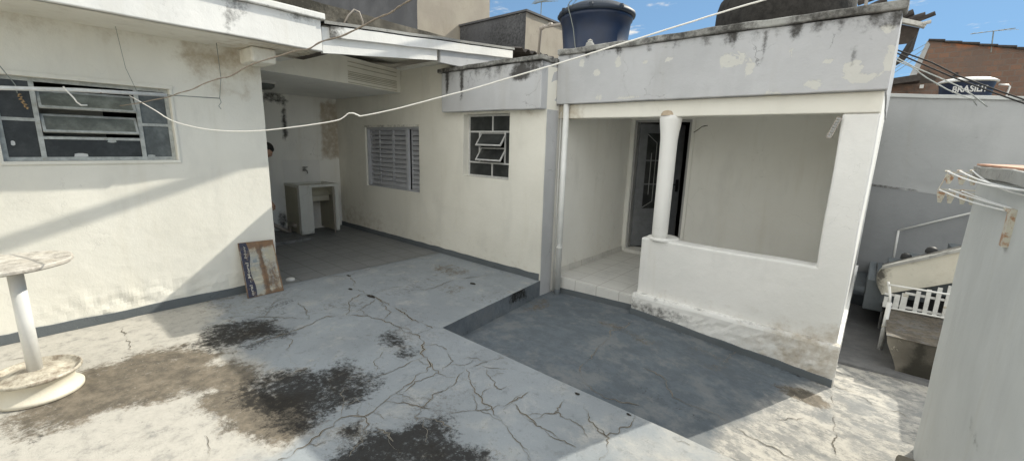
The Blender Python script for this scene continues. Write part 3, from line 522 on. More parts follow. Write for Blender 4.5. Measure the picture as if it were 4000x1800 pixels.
# ------------------------------------------------------------------ left house
lh = thing('left_house', 'cream house on the left with a wide steel window and white roof slab', 'house', (-5.156, 0, 0))
XL = -5.156
WY0, WY1, WZ0, WZ1 = -.045, 1.045, 1.462, 2.115
def paint_L(v):
    k = .30 * sm(.45, .12, v.z) * sm(.2, 1.4, v.y) * (.5 + nz(v, 3))
    k = max(k, .55 * blob(v, (XL, 1.75, .2), (.2, .25, .12)))
    pe = .62 * sm(.42, .12, v.z + .25 * abs(v.y - .75)) * sm(-.1, .2, v.y)
    g = .35 * sm(2.2, 2.55, v.z) + .4 * blob(v, (XL, 1.5, 2.3), (.3, .4, .3))
    return k, g, 0 if v.z > .6 else 0
def fL(v):
    if v.x > XL - .01 and v.z < .45 and v.y < 1.75:
        w_ = sm(.42, .15, v.z) * sm(-.2, .3, v.y) * sm(1.7, 1.3, v.y); n_ = noise.noise(v * 7) * .6 + noise.noise(v * 17) * .45
        return (v.x + w_ * .020 * n_, v.y, v.z)
    return v
holed(MB(), 'x', XL, XL - .2, -3, 1.85, 0, 2.62, [(WY0, WY1, WZ0, WZ1)], .1)
wl = MB(); holed(wl, 'x', XL, XL - .2, -3, 1.85, .5, 2.62, [(WY0, WY1, WZ0, WZ1)], .1)
wl.build('wall', M['cream'], lh, wob=.005, paint=paint_L)
wl2 = MB(); wl2.grid((XL, -3, 0), (0, 4.85, 0), (0, 0, .5), .025); wl2.grid((XL, 1.85, 0), (-.2, 0, 0), (0, 0, .5), .1)
wl2.build('lower_wall', M['cream'], lh, fn=fL, wob=.005, paint=paint_L)
sw = MB(); sw.box((-8.3, 1.65, 0), (XL - .2, 1.845, 2.57), .3); sw.build('side_wall', M['cream'], lh, wob=.003, paint=lambda v: (0, .1, 0))
def paint_sk(v): return (.25, .0, .55 * sm(.03, .0, abs(v.y - 1.0) - .6) if False else .15)
sk = MB(); sk.box((XL + .001, -3, 0), (XL + .014, 1.86, .088), .08)
sk.build('skirting', M['skirting'], lh, fn=lambda v: (v.x, v.y, v.z + (.010 * noise.noise(v * 6) if v.z > .05 else 0)), wob=.003, paint=lambda v: (.15, 0, .1), bevel=.004)
def paint_fas(v):
    k = .85 * blob(v, (-4.5, 1.45, 2.85), (.3, .16, .25)) + .75 * blob(v, (-4.5, 2.0, 2.85), (.3, .18, .14)) + .8 * blob(v, (-4.5, 1.38, 2.68), (.3, .07, .16)) + .45 * sm(2.82, 2.9, v.z) * sm(.5, 1.2, v.y)
    return min(1, k) * (.55 + .6 * max(0, nz(v, 6, 3))) + .0, 0, 0
rs = MB(); rs.box((-8.6, -3, 2.575), (-4.5, 2.22, 2.87), .07 if False else .12)
rs.build('roof_slab', M['white'], lh, wob=.006, paint=paint_fas, bevel=.008)
rc = MB(); rc.box((-8.6, -3, 2.872), (-4.46, 2.25, 2.93), .1); rc.build('roof_coping', M['white'], lh, wob=.006, paint=lambda v: (.5 * sm(.5, 1.6, v.y) * (v.z < 2.9), 0, 0), bevel=.008)
sf = MB(); sf.grid((-5.156, -3, 2.569), (.62, 0, 0), (0, 5.2, 0), .12); sf.build('soffit', M['cream'], lh, wob=.003, paint=lambda v: (.7 * sm(1.9, 2.2, v.y), .25 + .3 * sm(1.2, 1.8, v.y), .0))
be = MB(); be.box((-5.15, 1.655, 2.425), (-4.80, 1.885, 2.566), .07); be.build('beam_end', M['cream'], lh, wob=.006, paint=lambda v: (.35 * sm(2.5, 2.56, v.z), .35, 0), bevel=.02)
# the wide steel window
wf = MB(); X0 = XL - .055; f_ = .022
def wbar(y0, y1, z0, z1, x0=X0, dx=.03): wf.box((x0 - dx, y0, z0), (x0, y1, z1))
wbar(WY0, WY1, WZ0, WZ0 + .03); wbar(WY0, WY1, WZ1 - .03, WZ1); wbar(WY0, WY0 + .03, WZ0 + .03, WZ1 - .03); wbar(WY1 - .03, WY1, WZ0 + .03, WZ1 - .03)
wbar(.16, .19, WZ0 + .03, WZ1 - .03); wbar(.795, .825, WZ0 + .03, WZ1 - .03)
wbar(WY0 + .03, .16, 1.775, 1.80); wbar(.825, WY1 - .03, 1.77, 1.795); wbar(.19, .795, 1.637, 1.66)
win = wf.build('window_frame', M['winmetal'], lh, wob=.003, bevel=.003)
for (a, b, c, d, mt_) in ((WY0 + .03, .16, WZ0 + .03, 1.775, 'glassdark'), (WY0 + .03, .16, 1.80, WZ1 - .03, 'glassdark'), (.825, WY1 - .03, WZ0 + .03, 1.77, 'glassblue'), (.825, WY1 - .03, 1.795, WZ1 - .03, 'glassblue'), (.19, .795, WZ0 + .03, 1.637, 'glassdark')):
    g = MB(); g.box((X0 - .018, a, c), (X0 - .014, b, d)); g.build('window_pane', M[mt_], lh)
# two tilted sashes with frosted glass, hinged at mid height
def sash(zc, hgt, ang):
    sa = MB(); c = Vector((X0 - .012, .492, zc)); up = Vector((math.sin(ang), 0, math.cos(ang))); ax = Vector((0, 1, 0)); nrm = up.cross(ax)
    for s_ in (-1, 1): sa.obox(c + up * (hgt / 2 - .008) * s_, ax * .298, up * .009, nrm * .008)
    for s_ in (-1, 1): sa.obox(c + ax * .289 * s_, ax * .009, up * (hgt / 2 - .017), nrm * .008)
    fr = sa.build('sash_frame', M['winmetal'], lh, wob=.002)
    g = MB(); g.obox(c, ax * .28, up * (hgt / 2 - .017), nrm * .002); g.build('sash_glass', M['glassgrey'], lh)
sash(1.955, .175, math.radians(-38)); sash(1.765, .165, math.radians(-32))
for (y_, z_, ry_, rz_, nm_) in ((.39, 1.505, .045, .018, 'lidtank'), (.60, 1.628, .03, .014, 'winmetal'), (.02, 1.60, .012, .02, 'lidtank'), (.86, 1.50, .03, .010, 'winmetal')):
    q_ = MB(); n_s = 10; q_.face(*[(X0 - .0125, y_ + ry_ * math.cos(6.283 * k / n_s) * (1 + .2 * math.sin(k * 2.3)), z_ + rz_ * math.sin(6.283 * k / n_s)) for k in range(n_s)]); q_.build('putty_smear', M[nm_], lh, solid=.002)
rev = MB(); rev.box((XL - .003, WY0 - .03, WZ1), (XL + .012, WY1 + .03, WZ1 + .035)); rev.box((XL - .003, WY1 + .002, WZ0 - .02), (XL + .010, WY1 + .025, WZ1)); rev.box((XL - .003, WY0 - .02, WZ0 - .028), (XL + .012, WY1 + .025, WZ0 - .001), .1)
rev.build('window_surround', M['cream'], lh, wob=.005, paint=lambda v: (.2, .15, 0), bevel=.004)
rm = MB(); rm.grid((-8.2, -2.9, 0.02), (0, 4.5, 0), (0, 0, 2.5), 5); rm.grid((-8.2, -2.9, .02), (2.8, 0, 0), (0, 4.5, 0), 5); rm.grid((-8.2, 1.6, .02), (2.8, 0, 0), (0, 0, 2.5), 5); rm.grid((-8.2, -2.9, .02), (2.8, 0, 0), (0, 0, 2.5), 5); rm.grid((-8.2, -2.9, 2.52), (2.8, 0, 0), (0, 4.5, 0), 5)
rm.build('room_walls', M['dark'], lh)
cb = MB(); cb.box((-5.75, .12, .9), (-5.5, .60, 1.93)); cb.box((-5.72, .20, 1.932), (-5.52, .45, 2.02)); cb.build('indoor_cupboard', M['roomgrey'], lh)

# steel rod with hanging hooks in front of the window
rod = thing('clothes_rod', 'long white horizontal pole hung on wires in front of the wide left window', 'pole', (-4.95, .4, 2.03))
r_ = MB(); r_.tube([(-4.95, -.5, 1.975), (-4.95, 0, 1.998), (-4.95, .41, 2.028), (-4.95, .98, 2.045)], .016, 10); r_.build('pole', M['whitemetal'], rod, smooth=True)
r_ = MB(); r_.tube([(-4.95, .98, 2.046), (-4.95, 1.39, 2.056)], .005, 6); r_.build('thin_end', M['wire'], rod, smooth=True)
for pts, rr in (([(-4.95, -.1, 2.56), (-4.95, .032, 2.15), (-4.95, .088, 2.03), (-4.95, .09, 1.97)], .0035), ([(-4.95, 1.41, 2.56), (-4.95, 1.418, 2.25), (-4.95, 1.39, 2.06), (-4.955, 1.40, 2.02), (-4.95, 1.375, 1.985), (-4.96, 1.395, 1.955)], .003), ([(-4.95, .70, 2.56), (-4.95, .726, 2.24), (-4.95, .78, 2.05)], .002)):
    r_ = MB(); r_.tube(pts, rr, 6); r_.build('hanging_wire', M['wire'], rod, smooth=True)
hk = MB(); hk.tube([(-4.93, .335, 2.045), (-4.93, .36, 2.0), (-4.93, .385, 1.962), (-4.93, .395, 1.935), (-4.93, .417, 1.912), (-4.93, .454, 1.914)], .0055, 8)
tag(hk.build('white_hook', M['cord'], None, smooth=True), 'bent white hook hanging from the pole in front of the left window', 'hook')
hk = MB(); pts = [(-4.93 + .006 * math.sin(k * 1.9), .095 + .010 * math.cos(k * 1.9) + .002 * k, 1.965 - .0075 * k) for k in range(15)]; hk.tube(pts, .006, 6)
tag(hk.build('rope_knot', simple('tan rope', (.40, .27, .14), .9, 0, .3, 60, .3), None, smooth=True), 'knotted tan rope end hanging below the pole at the left window', 'rope')

# ------------------------------------------------------------------ laundry alcove and back wall of the yard
bh = thing('rear_house', 'cream and pale blue rear house with a shuttered window and covered porch', 'house', (-3.094, 4.5, 0))
SH = (-7.115, -5.545, .89, 1.925); SW = (-4.525, -3.665, 1.236, 2.085)
def paint_W(v):
    k = .35 * sm(.25, .06, v.z) * (.6 + nz(v, 4)); g = .28 * sm(.7, .1, v.z) + .2 * sm(-5.8, -7.8, v.x) + .35 * blob(v, (-4.1, 4.2, 2.1), (.9, 1, .12)) + .25 * blob(v, (-3.2, 4.2, 2.08), (.3, 1, .15))
    return k, g, 0
ww = MB(); holed(ww, 'y', 4.2, 4.4, -8.1, -3.094, -.32, 2.82, [SH, SW, (-4.82, -3.0, 2.60, 2.9)], .15)
ww.build('front_wall', M['cream'], bh, wob=.005, paint=paint_W)
tw = MB(); tw.box((-8.3, 1.85, -.1), (-8.1, 4.4, 2.82), .1)
def paint_T(v):
    k = .95 * blob(v, (-8.1, 3.25 + .02 * math.sin(v.z * 9), 1.9), (.3, .06, .60)) + .8 * blob(v, (-8.1, 3.12, 2.36), (.3, .26, .13)) + .45 * blob(v, (-8.1, 3.0, 1.9), (.3, .02, .6)) + .8 * blob(v, (-8.1, 3.05, .2), (.3, .10, .3)) + .3 * blob(v, (-8.1, 3.12, .55), (.3, .03, .5))
    g = .55 * sm(3.82, 3.86, v.y) * sm(1.25, 1.4, v.z) * sm(2.45, 2.38, v.z) + .15
    return min(k, 1), g, 0
tw.build('alcove_wall', M['alcove'], bh, wob=.005, paint=paint_T)
sk = MB(); sk.box((-8.1, 4.186, 0), (-3.105, 4.1995, .085), .08)
sk.build('skirting', M['skirting'], bh, fn=lambda v: (v.x, v.y, v.z + (.010 * noise.noise(v * 6) if v.z > .05 else 0)), wob=.003, paint=lambda v: (.2, .1, .12), bevel=.004)
# dropped slab over the alcove
sl = MB(); E_ = [(-5.50, 1.86), (-5.56, 2.3), (-5.64, 2.9), (-5.80, 3.5), (-5.99, 4.198)]
for (a, b) in zip(E_, E_[1:]):
    n = 5
    for k in range(n):
        p0 = (a[0] + (b[0] - a[0]) * k / n, a[1] + (b[1] - a[1]) * k / n); p1 = (a[0] + (b[0] - a[0]) * (k + 1) / n, a[1] + (b[1] - a[1]) * (k + 1) / n)
        sl.grid((*p0, 2.45), (p1[0] - p0[0], p1[1] - p0[1], 0), (0, 0, .35), .12)
sl.build('ceiling_edge', M['cream'], bh, wob=.004, paint=lambda v: (.5 * sm(2.35, 1.9, v.y) * sm(2.7, 2.45, v.z) * .8, .15, 0))
sl = MB()
for (a, b) in zip(E_, E_[1:]):
    n = 10
    for k in range(n):
        sl.face((a[0] + (-8.1 - a[0]) * k / n, a[1], 2.45), (b[0] + (-8.1 - b[0]) * k / n, b[1], 2.45), (b[0] + (-8.1 - b[0]) * (k + 1) / n, b[1], 2.45), (a[0] + (-8.1 - a[0]) * (k + 1) / n, a[1], 2.45))
sl.build('alcove_ceiling', M['ceiling'], bh, wob=.003, paint=lambda v: (.75 * sm(-7.4, -8.0, v.x) * sm(3.2, 2.6, v.y) + .35 * sm(2.3, 1.9, v.y), .1, 0))
# board imprints on the slab edge
bi = MB()
for k, z in enumerate((2.47, 2.515, 2.54, 2.565, 2.585, 2.61, 2.68, 2.74)):
    for (a, b) in (((-5.705, 3.15), (-5.80, 3.5)), ((-5.80, 3.5), (-5.965, 4.10))):
        bi.bar((a[0] + .004, a[1], z), (b[0] + .004, b[1], z), .01, .008)
bi.build('board_marks', M['sinkconc'], bh, wob=.003, paint=lambda v: (0, .3, 0))
sp_ = MB(); sp_.box((-6.0, 4.12, 2.79), (-4.86, 4.199, 2.83), .1); sp_.build('wall_ledge', M['ceiling'], bh, wob=.004, paint=lambda v: (.2, .2, 0))
# lean-to roof with painted barge boards
def zr(y): return .0875 * (y - 2.3)
lr = MB(); lr.grid((-8.3, 2.24, 2.835), (3.8, 0, 0), (0, 2.95, 0), .15); lr.grid((-8.3, 2.24, 2.875), (3.83, 0, 0), (0, 2.95, 0), .15); lr.grid((-4.47, 2.24, 2.845), (0, 2.95, 0), (0, 0, .03), .15)
lr.build('lean_to_roof', M['coping'], bh, fn=lambda v: (v.x, v.y, v.z + zr(v.y)), wob=.004, paint=lambda v: (.35, .1, 0))
ls = MB(); ls.grid((-6.2, 2.24, 2.826), (1.69, 0, 0), (0, 1.96, 0), .15); ls.build('lean_to_soffit', M['cream'], bh, fn=lambda v: (v.x, v.y, v.z + zr(v.y) * .5), wob=.003, paint=lambda v: (0, .15, 0))
b1 = MB(); b1.grid((-4.52, 2.23, 2.565), (0, 1.5, 0), (0, 0, .25), .07); b1.grid((-4.56, 2.23, 2.565), (0, 1.5, 0), (0, 0, .25), .2); b1.grid((-4.56, 2.23, 2.565), (.04, 0, 0), (0, 1.5, 0), .1); b1.grid((-4.56, 3.73, 2.565), (.04, 0, 0), (0, 0, .25), .1)
b1.build('lower_barge_board', M['white'], bh, fn=lambda v: (v.x, v.y, v.z + .107 * (v.y - 2.23)), wob=.004, paint=lambda v: (.1, .1 + .25 * sm(3.6, 3.7, v.y), 0))
b2 = MB(); b2.box((-4.52, 2.31, 2.725), (-4.478, 5.16, 2.835), .07)
b2.build('upper_barge_board', M['white'], bh, fn=lambda v: (v.x, v.y, v.z + .0875 * (v.y - 2.31)), wob=.004, paint=lambda v: (.75 * sm(2.6, 2.35, v.y) + .15 * sm(2.78, 2.84, v.z), .1, .0), bevel=.003)
b3 = MB(); b3.box((-4.56, 3.78, 2.708), (-4.515, 5.1, 2.80), .1)
b3.build('end_board', M['blue'], bh, fn=lambda v: (v.x, v.y, v.z + (.0875 * (v.y - 2.31) if v.z > 2.75 else 0)), wob=.003, paint=lambda v: (.6 * sm(4.2, 4.9, v.y) * sm(2.65, 2.9, v.z), 0, 0))
dk = MB(); dk.box((-5.2, 2.23, 2.58), (-4.56, 2.33, 2.86)); dk.build('dark_rafter_gap', M['darkwood'], bh)
# window shutter (four louvred leaves)
def shutter(x0, x1, z0, z1, y):
    t = MB(); t.box((x0, y, z1 - .035), (x1, y + .09, z1)); t.box((x0, y, z0), (x1, y + .09, z0 + .02)); t.box((x0, y, z0 + .02), (x0 + .03, y + .09, z1 - .035)); t.box((x1 - .012, y, z0 + .02), (x1, y + .09, z1 - .035))
    fr = t.build('shutter_frame', M['shutter'], bh, wob=.002, bevel=.003)
    cols = ((x0 + .035, -6.79, .055), (-6.78, -6.365, .035), (-6.355, -5.935, .035), (-5.86, x1 - .014, .05))
    for ci, (a, b, yy) in enumerate(cols):
        f2 = MB(); sw_ = .018
        f2.box((a, y + yy, z0 + .022), (a + sw_, y + yy + .025, z1 - .037)); f2.box((b - sw_, y + yy, z0 + .022), (b, y + yy + .025, z1 - .037))
        f2.box((a + sw_, y + yy, z0 + .022), (b - sw_, y + yy + .025, z0 + .045)); f2.box((a + sw_, y + yy, z1 - .06), (b - sw_, y + yy + .025, z1 - .037))
        lf_ = f2.build('shutter_leaf', M['shutter'], bh, bevel=.002)
        s2 = MB(); nS = 12; hh = (z1 - .06 - z0 - .045) / nS
        for k in range(nS):
            zc = z0 + .045 + hh * (k + .5); up = Vector((0, .022, hh * .445)); s2.obox(((a + b) / 2, y + yy + .012, zc), (((b - a) / 2 - sw_), 0, 0), up, (0, .0022, -.001))
        s2.build('louvres', M['shutter'], bh)
    p_ = MB(); p_.box((-5.93, y - .008, z0 + .01), (-5.87, y + .034, z1 - .03)); p_.build('shutter_post', M['shutter'], bh, bevel=.003)
shutter(SH[0], SH[1], SH[2], SH[3], 4.235)
bk = MB(); bk.box((SH[0] - .05, 4.401, SH[2] - .05), (SH[1] + .05, 4.42, SH[3] + .05)); bk.build('shutter_backing', M['dark'], bh)
si = MB(); si.box((SH[0] - .01, 4.19, SH[3] - .001), (SH[1] + .01, 4.2 - .003, SH[3] + .035), .2); si.build('lintel_band', M['cream'], bh, wob=.004, paint=lambda v: (.5, .2, 0))
# small steel window
t = MB(); a, b, c, d = SW; y = 4.30
def hb(x0, x1, z0, z1, yy=y, dy=.025): t.box((x0, yy, z0), (x1, yy + dy, z1))
hb(a, b, c, c + .025); hb(a, b, d - .025, d); hb(a, a + .025, c + .025, d - .025); hb(b - .015, b, c + .025, d - .025)
hb(a + .025, b - .015, 1.845, 1.868); hb(a + .025, b - .015, 1.425, 1.445)
hb(-4.07, -4.05, 1.868, d - .025); hb(-4.07, -4.05, c + .025, 1.425); hb(-4.32, -4.30, 1.445, 1.845); hb(-3.84, -3.82, 1.445, 1.845)
t.build('window_frame', M['winmetal2'], bh, wob=.002, bevel=.002)
for (x0, x1, z0, z1) in ((a + .025, -4.07, 1.868, d - .025), (-4.05, b - .015, 1.868, d - .025), (a + .025, -4.07, c + .025, 1.425), (-4.05, b - .015, c + .025, 1.425), (a + .025, -4.32, 1.445, 1.845), (-3.82, b - .015, 1.445, 1.845)):
    g = MB(); g.box((x0, y + .012, z0), (x1, y + .015, z1)); g.build('window_pane', M['glassdark'], bh)
for zc in (1.755, 1.555):
    sa = MB(); ang = math.radians(36); c_ = Vector((-4.06, y - .03, zc)); up = Vector((0, math.sin(ang), math.cos(ang))); ax = Vector((1, 0, 0)); nr = ax.cross(up); hh = .105
    for s_ in (-1, 1): sa.obox(c_ + up * (hh - .008) * s_, ax * .235, up * .009, nr * .008); sa.obox(c_ + ax * .226 * s_, ax * .009, up * (hh - .017), nr * .008)
    sa.build('sash_frame', M['winmetal2'], bh); g = MB(); g.obox(c_, ax * .217, up * (hh - .017), nr * .002); g.build('sash_glass', M['glassdark'], bh)
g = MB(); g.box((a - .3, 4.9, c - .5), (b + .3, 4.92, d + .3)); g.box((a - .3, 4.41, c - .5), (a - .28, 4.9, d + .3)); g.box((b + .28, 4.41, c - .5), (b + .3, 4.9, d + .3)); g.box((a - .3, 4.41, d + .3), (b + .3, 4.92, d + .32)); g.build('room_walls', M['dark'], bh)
j = MB(); j.lathe((-3.75, 4.345, 1.262), [(0, 0), (.034, 0), (.036, .005), (.036, .12), (.03, .13), (.0, .13)], 16)
tag(j.build('white_jar', M['lidtank'], None, smooth=True), 'small white jar standing inside the small steel window', 'jar')

# parapets
def paint_PW(v):
    zt = sm(2.36, 2.67, v.z); st = max(0, noise.noise(Vector((v.x * 7, v.y * 7, v.z * .8)))) * 1.6
    k = .95 * zt * (.35 + st) + .12 + .9 * blob(v, (-4.72, 4.09, 2.5), (.03, .1, .22)) + .9 * blob(v, (-4.42, 4.09, 2.45), (.035, .1, .25)) + .7 * blob(v, (-3.42, 4.09, 2.52), (.2, .1, .10)) 
    return min(1, k), 0, 0
pw_ = MB(); pw_.box((-4.855, 4.08, 2.115), (-3.0945, 4.44, 2.645), .06)
pw_.build('window_parapet', M['blue'], bh, wob=.006, paint=paint_PW, bevel=.01)
cp = MB(); cp.box((-4.90, 4.045, 2.647), (-3.075, 4.46, 2.70), .05); cp.build('parapet_coping', M['coping'], bh, wob=.012, paint=lambda v: (.72, 0, 0), bevel=.01, wscale=4)
PEEL = [((-2.30, 2.60), (.05, .09)), ((-2.56, 2.50), (.07, .05)), ((-1.17, 2.50), (.16, .09)), ((-1.02, 2.43), (.06, .10)), ((-.22, 2.28), (.16, .05)), ((-.28, 2.36), (.09, .08)), ((-.52, 2.25), (.10, .05)), ((-.07, 2.40), (.05, .14)), ((-.80, 2.20), (.20, .025)), ((-1.5, 2.20), (.3, .018)), ((-2.15, 2.21), (.25, .02)), ((-.72, 2.52), (.03, .05)), ((-2.0, 2.56), (.04, .04)), ((-.12, 2.62), (.06, .05)), ((-1.75, 2.55), (.04, .03)), ((-2.5, 2.24), (.05, .05)), ((-.45, 2.42), (.04, .03)), ((-2.75, 2.62), (.05, .07))]
def paint_PP(v):
    zt = sm(2.54, 2.73, v.z); st = max(0, noise.noise(Vector((v.x * 8, v.y * 8, v.z * .7)))) * 1.5
    k = .9 * zt * (.3 + st) + .10 + .14 * sm(-1.2, -.2, v.x) + .5 * blob(v, (-.93, 4.38, 2.6), (.02, .2, .18)) + .4 * blob(v, (-.28, 4.38, 2.45), (.02, .2, .1))
    pe = 0
    for (cx, cz), (rx, rz) in PEEL:
        d = math.hypot((v.x - cx) / rx, (v.z - cz) / rz) * 1.45
        if d < 1.6: pe = max(pe, 1.0 * (1 - sm(.7, 1.5, d)))
    return min(1, k), .12 * sm(-.5, -.1, v.x), pe
pp = MB(); pp.box((-3.093, 4.38, 2.185), (-.048, 4.56, 2.735), .035)
pp.build('porch_parapet', M['blue'], bh, wob=.006, paint=paint_PP, bevel=.008)
cp = MB(); cp.box((-3.085, 4.35, 2.737), (-.025, 4.60, 2.80), .05); cp.build('parapet_coping', M['coping'], bh, wob=.012, paint=lambda v: (.6 + .4 * nz(v, 3), 0, 0), bevel=.012, wscale=4)
cp = MB(); cp.box((-.27, 4.602, 2.185), (-.05, 8.3, 2.78), .1); cp.build('side_parapet', M['blue'], bh, wob=.005, paint=lambda v: (.3 * sm(2.6, 2.78, v.z), 0, .2))
rfm = MB(); rfm.box((-4.4, 4.561, 2.2), (-.272, 8.3, 2.66), .5); rfm.build('roof_slab', M['coping'], bh, paint=lambda v: (.3, 0, 0))
rp = MB(); rp.box((-3.0935, 4.21, -.25), (-3.088, 4.438, 2.114), .1); rp.build('return_panel', M['blue'], bh, wob=.002, paint=lambda v: (.3 * sm(.1, -.1, v.z), .2 * sm(1.9, 2.1, v.z), 0))
# porch
def paint_P(v): return .25 * sm(.35, .1, v.z) * (.5 + nz(v, 4)), .28 * sm(.6, .05, v.z) + .2 * sm(1.9, 2.15, v.z) * (nz(v, 2) + .5), 0
pwall = MB(); pwall.box((-3.3, 4.402, -.3), (-3.0945, 6.465, 2.19), .12); pwall.build('porch_side_wall', M['porchwhite'], bh, wob=.004, paint=paint_P)
DR = (-3.02, -2.15, .072, 2.12)
bw = MB(); holed(bw, 'y', 6.465, 6.65, -3.3, -.062, -.2, 2.19, [DR], .15); bw.build('porch_back_wall', M['porchwhite'], bh, wob=.004, paint=paint_P)
ew = MB(); ew.box((-.22, 4.64, -.35), (-.062, 8.3, 2.185), .15); ew.build('east_wall', M['porchwhite'], bh, wob=.004, paint=paint_P)
pc = MB(); pc.grid((-3.1, 4.6, 2.188), (3.0, 0, 0), (0, 1.87, 0), .3); pc.build('porch_ceiling', M['ceiling'], bh, paint=lambda v: (0, 0, 0))
bm_ = MB(); bm_.box((-3.093, 4.455, 2.02), (-.062, 4.63, 2.183), .1)
bm_.build('porch_beam', M['cream'], bh, wob=.004, paint=lambda v: (.5 * sm(-2.85, -3.05, v.x), .55 * sm(-2.6, -2.95, v.x) + .08, 0), bevel=.01)
pf_ = MB(); pf_.box((-3.094, 4.50, -.3), (-1.91, 6.466, .010), .1); pf_.build('porch_floor', M['tilewhite'], bh, paint=lambda v: (0, 0, 0), bevel=.003)
pf_ = MB(); pf_.box((-1.91, 4.64, -.3), (-.222, 6.466, .010), .1); pf_.build('porch_floor', M['tilewhite'], bh, paint=lambda v: (0, 0, 0))
ts = MB(); ts.box((-3.093, 4.52, .011), (-3.078, 6.46, .085)); ts.box((-2.15, 6.45, .011), (-.23, 6.464, .08)); ts.build('tile_skirting', M['tilewhite'], bh, paint=lambda v: (0, 0, 0), bevel=.002)
st_ = MB(); st_.box((-3.02, 6.40, .011), (-2.15, 6.62, .072)); st_.build('door_step', M['tilewhite'], bh, paint=lambda v: (0, 0, 0), bevel=.003)
def rise(v): return (v.x, v.y, v.z)
rk = MB(); rk.box((-3.05, 4.485, -.3), (-1.91, 4.499, -.145), .08); rk.build('step_skirting', M['skirting'], bh, fn=lambda v: (v.x, v.y, v.z + (lowz(v.x) + .212 if v.z > -.2 else 0) - .0), wob=.003, paint=lambda v: (.1, 0, 0))
def paint_low_wall(v):
    return .26 * sm(.30, .08, v.z) * (.6 + nz(v, 4)), .26 * sm(.45, .1, v.z) + .25 * sm(-.9, -.1, v.x) * sm(.5, .1, v.z), 0
lw = MB(); holed(lw, 'y', 4.466, 4.635, -1.905, -.060, -.35, 2.02, [(-2, -.300, .722, 2.1)], .08); lw.build('porch_low_wall', M['white'], bh, wob=.006, paint=paint_low_wall, bevel=.018)
ph = MB(); ph.box((-1.925, 4.392, -.36), (-.030, 4.48, .085), .04)
def fph(v):
    y = v.y + (0.012 * sm(.05, .085, v.z) if v.y < 4.43 else 0); a = sm(.1, -.05, v.z) * (v.y < 4.43)
    return (v.x, y + a * (.010 * noise.noise(v * 16) + .006 * noise.noise(v * 35)), v.z + (.01 * noise.noise(v * 5) if v.z > .07 else 0))
ph.build('wall_plinth', M['white'], bh, fn=fph, wob=.005, paint=lambda v: (.5 * sm(.08, -.04, v.z) * sm(-.9, -1.6, v.x) + .14 + .3 * sm(.06, .08, v.z), .45 * sm(-1.2, -.2, v.x) + .12, 0), bevel=.012)  # top edge darkened to take down its sky highlight
ph = MB(); ph.box((-.10, 4.482, -.36), (-.032, 8.0, .08), .1); ph.build('wall_plinth', M['white'], bh, wob=.004, paint=lambda v: (.05, .1, 0), bevel=.01)
dk = MB(); dk.box((-1.92, 4.372, -.36), (-.04, 4.391, -.225), .06); dk.build('wall_skirting', M['skirting'], bh, fn=lambda v: (v.x, v.y, v.z + ((lowz(v.x) + .288) + .008 * noise.noise(v * 9) if v.z > -.3 else 0)), wob=.003, paint=lambda v: (.15, 0, .08))
cl = MB(); cl.lathe((-1.73, 4.535, 0), [(.0, .70), (.080, .70), (.082, .80), (.0815, .83), (.0825, .835), (.083, 1.2), (.085, 1.6), (.087, 1.78), (.094, 1.87), (.106, 1.95), (.111, 2.0), (.111, 2.035), (.0, 2.035)], 28)
cl.build('porch_column', M['white'], bh, wob=.003, paint=lambda v: (0, .15 * sm(1, .75, v.z), 0), smooth=True)
cl = MB(); cl.lathe((-1.745, 4.49, 2.03), [(.075, 0), (.072, .02), (.058, .042), (.03, .056), (0, .06)], 18); cl.build('capital_stain', simple('brown primer', (.52, .42, .31), .9, 0, .2, 20, .2), bh, smooth=True)
# column foot pad
fp = MB(); fp.lathe((-1.71, 4.60, .715), [(0.17, 0), (.17, .018), (.15, .028), (0, .03)], 24); fp.build('column_pad', M['white'], bh, smooth=False, paint=lambda v: (0, 0, 0))
# downpipe
dp = MB(); dp.tube([(-2.965, 4.425, -.13), (-2.965, 4.425, 2.19)], .037, 16); dpo = dp.build('downpipe', M['whitepvc'], bh, smooth=True)
dp = MB(); dp.tube([(-2.965, 4.425, .42), (-2.965, 4.425, .44)], .042, 16); dp.tube([(-2.965, 4.425, .455), (-2.965, 4.425, .46)], .041, 16); dp.build('pipe_socket', M['whitepvc'], bh, smooth=False)
dp = MB(); dp.tube([(-2.965, 4.425, -.26), (-2.965, 4.425, -.13)], .038, 16); dp.build('pipe_foot', M['skirting'], bh, smooth=True, paint=lambda v: (0, 0, 0))
dp = MB(); dp.tube([(-3.06, 4.46, -.2), (-3.06, 4.46, 2.1)], .008, 6); dp.build('corner_conduit', M['whitepvc'], bh, smooth=True)
# door: frame, leaf swung inwards, panels, grille
df = MB(); df.box((-3.075, 6.448, .08), (-3.022, 6.464, 2.17)); df.box((-2.148, 6.448, .08), (-2.10, 6.464, 2.17)); df.box((-3.022, 6.448, 2.12), (-2.148, 6.464, 2.17)); df.build('door_surround', M['porchwhite'], bh, paint=lambda v: (0, .1, 0), bevel=.003)
df = MB(); df.box((-3.019, 6.47, .074), (-2.985, 6.56, 2.118)); df.box((-2.185, 6.47, .074), (-2.151, 6.56, 2.118)); df.box((-2.985, 6.47, 2.085), (-2.185, 6.56, 2.118)); df.build('door_frame', M['doorframe'], bh, bevel=.003)
an = math.radians(52); dd = Vector((math.cos(an), math.sin(an), 0)); dn = Vector((math.sin(an), -math.cos(an), 0)); hg = Vector((-2.98, 6.555, 0)); DW = .79
def L(u, n, z): return hg + dd * u + dn * n + Vector((0, 0, z))
def pan(mb, u0, u1, z0, z1, n0, n1): mb.obox(L((u0 + u1) / 2, (n0 + n1) / 2, (z0 + z1) / 2), dd * (u1 - u0) / 2, dn * (n1 - n0) / 2, (0, 0, (z1 - z0) / 2))
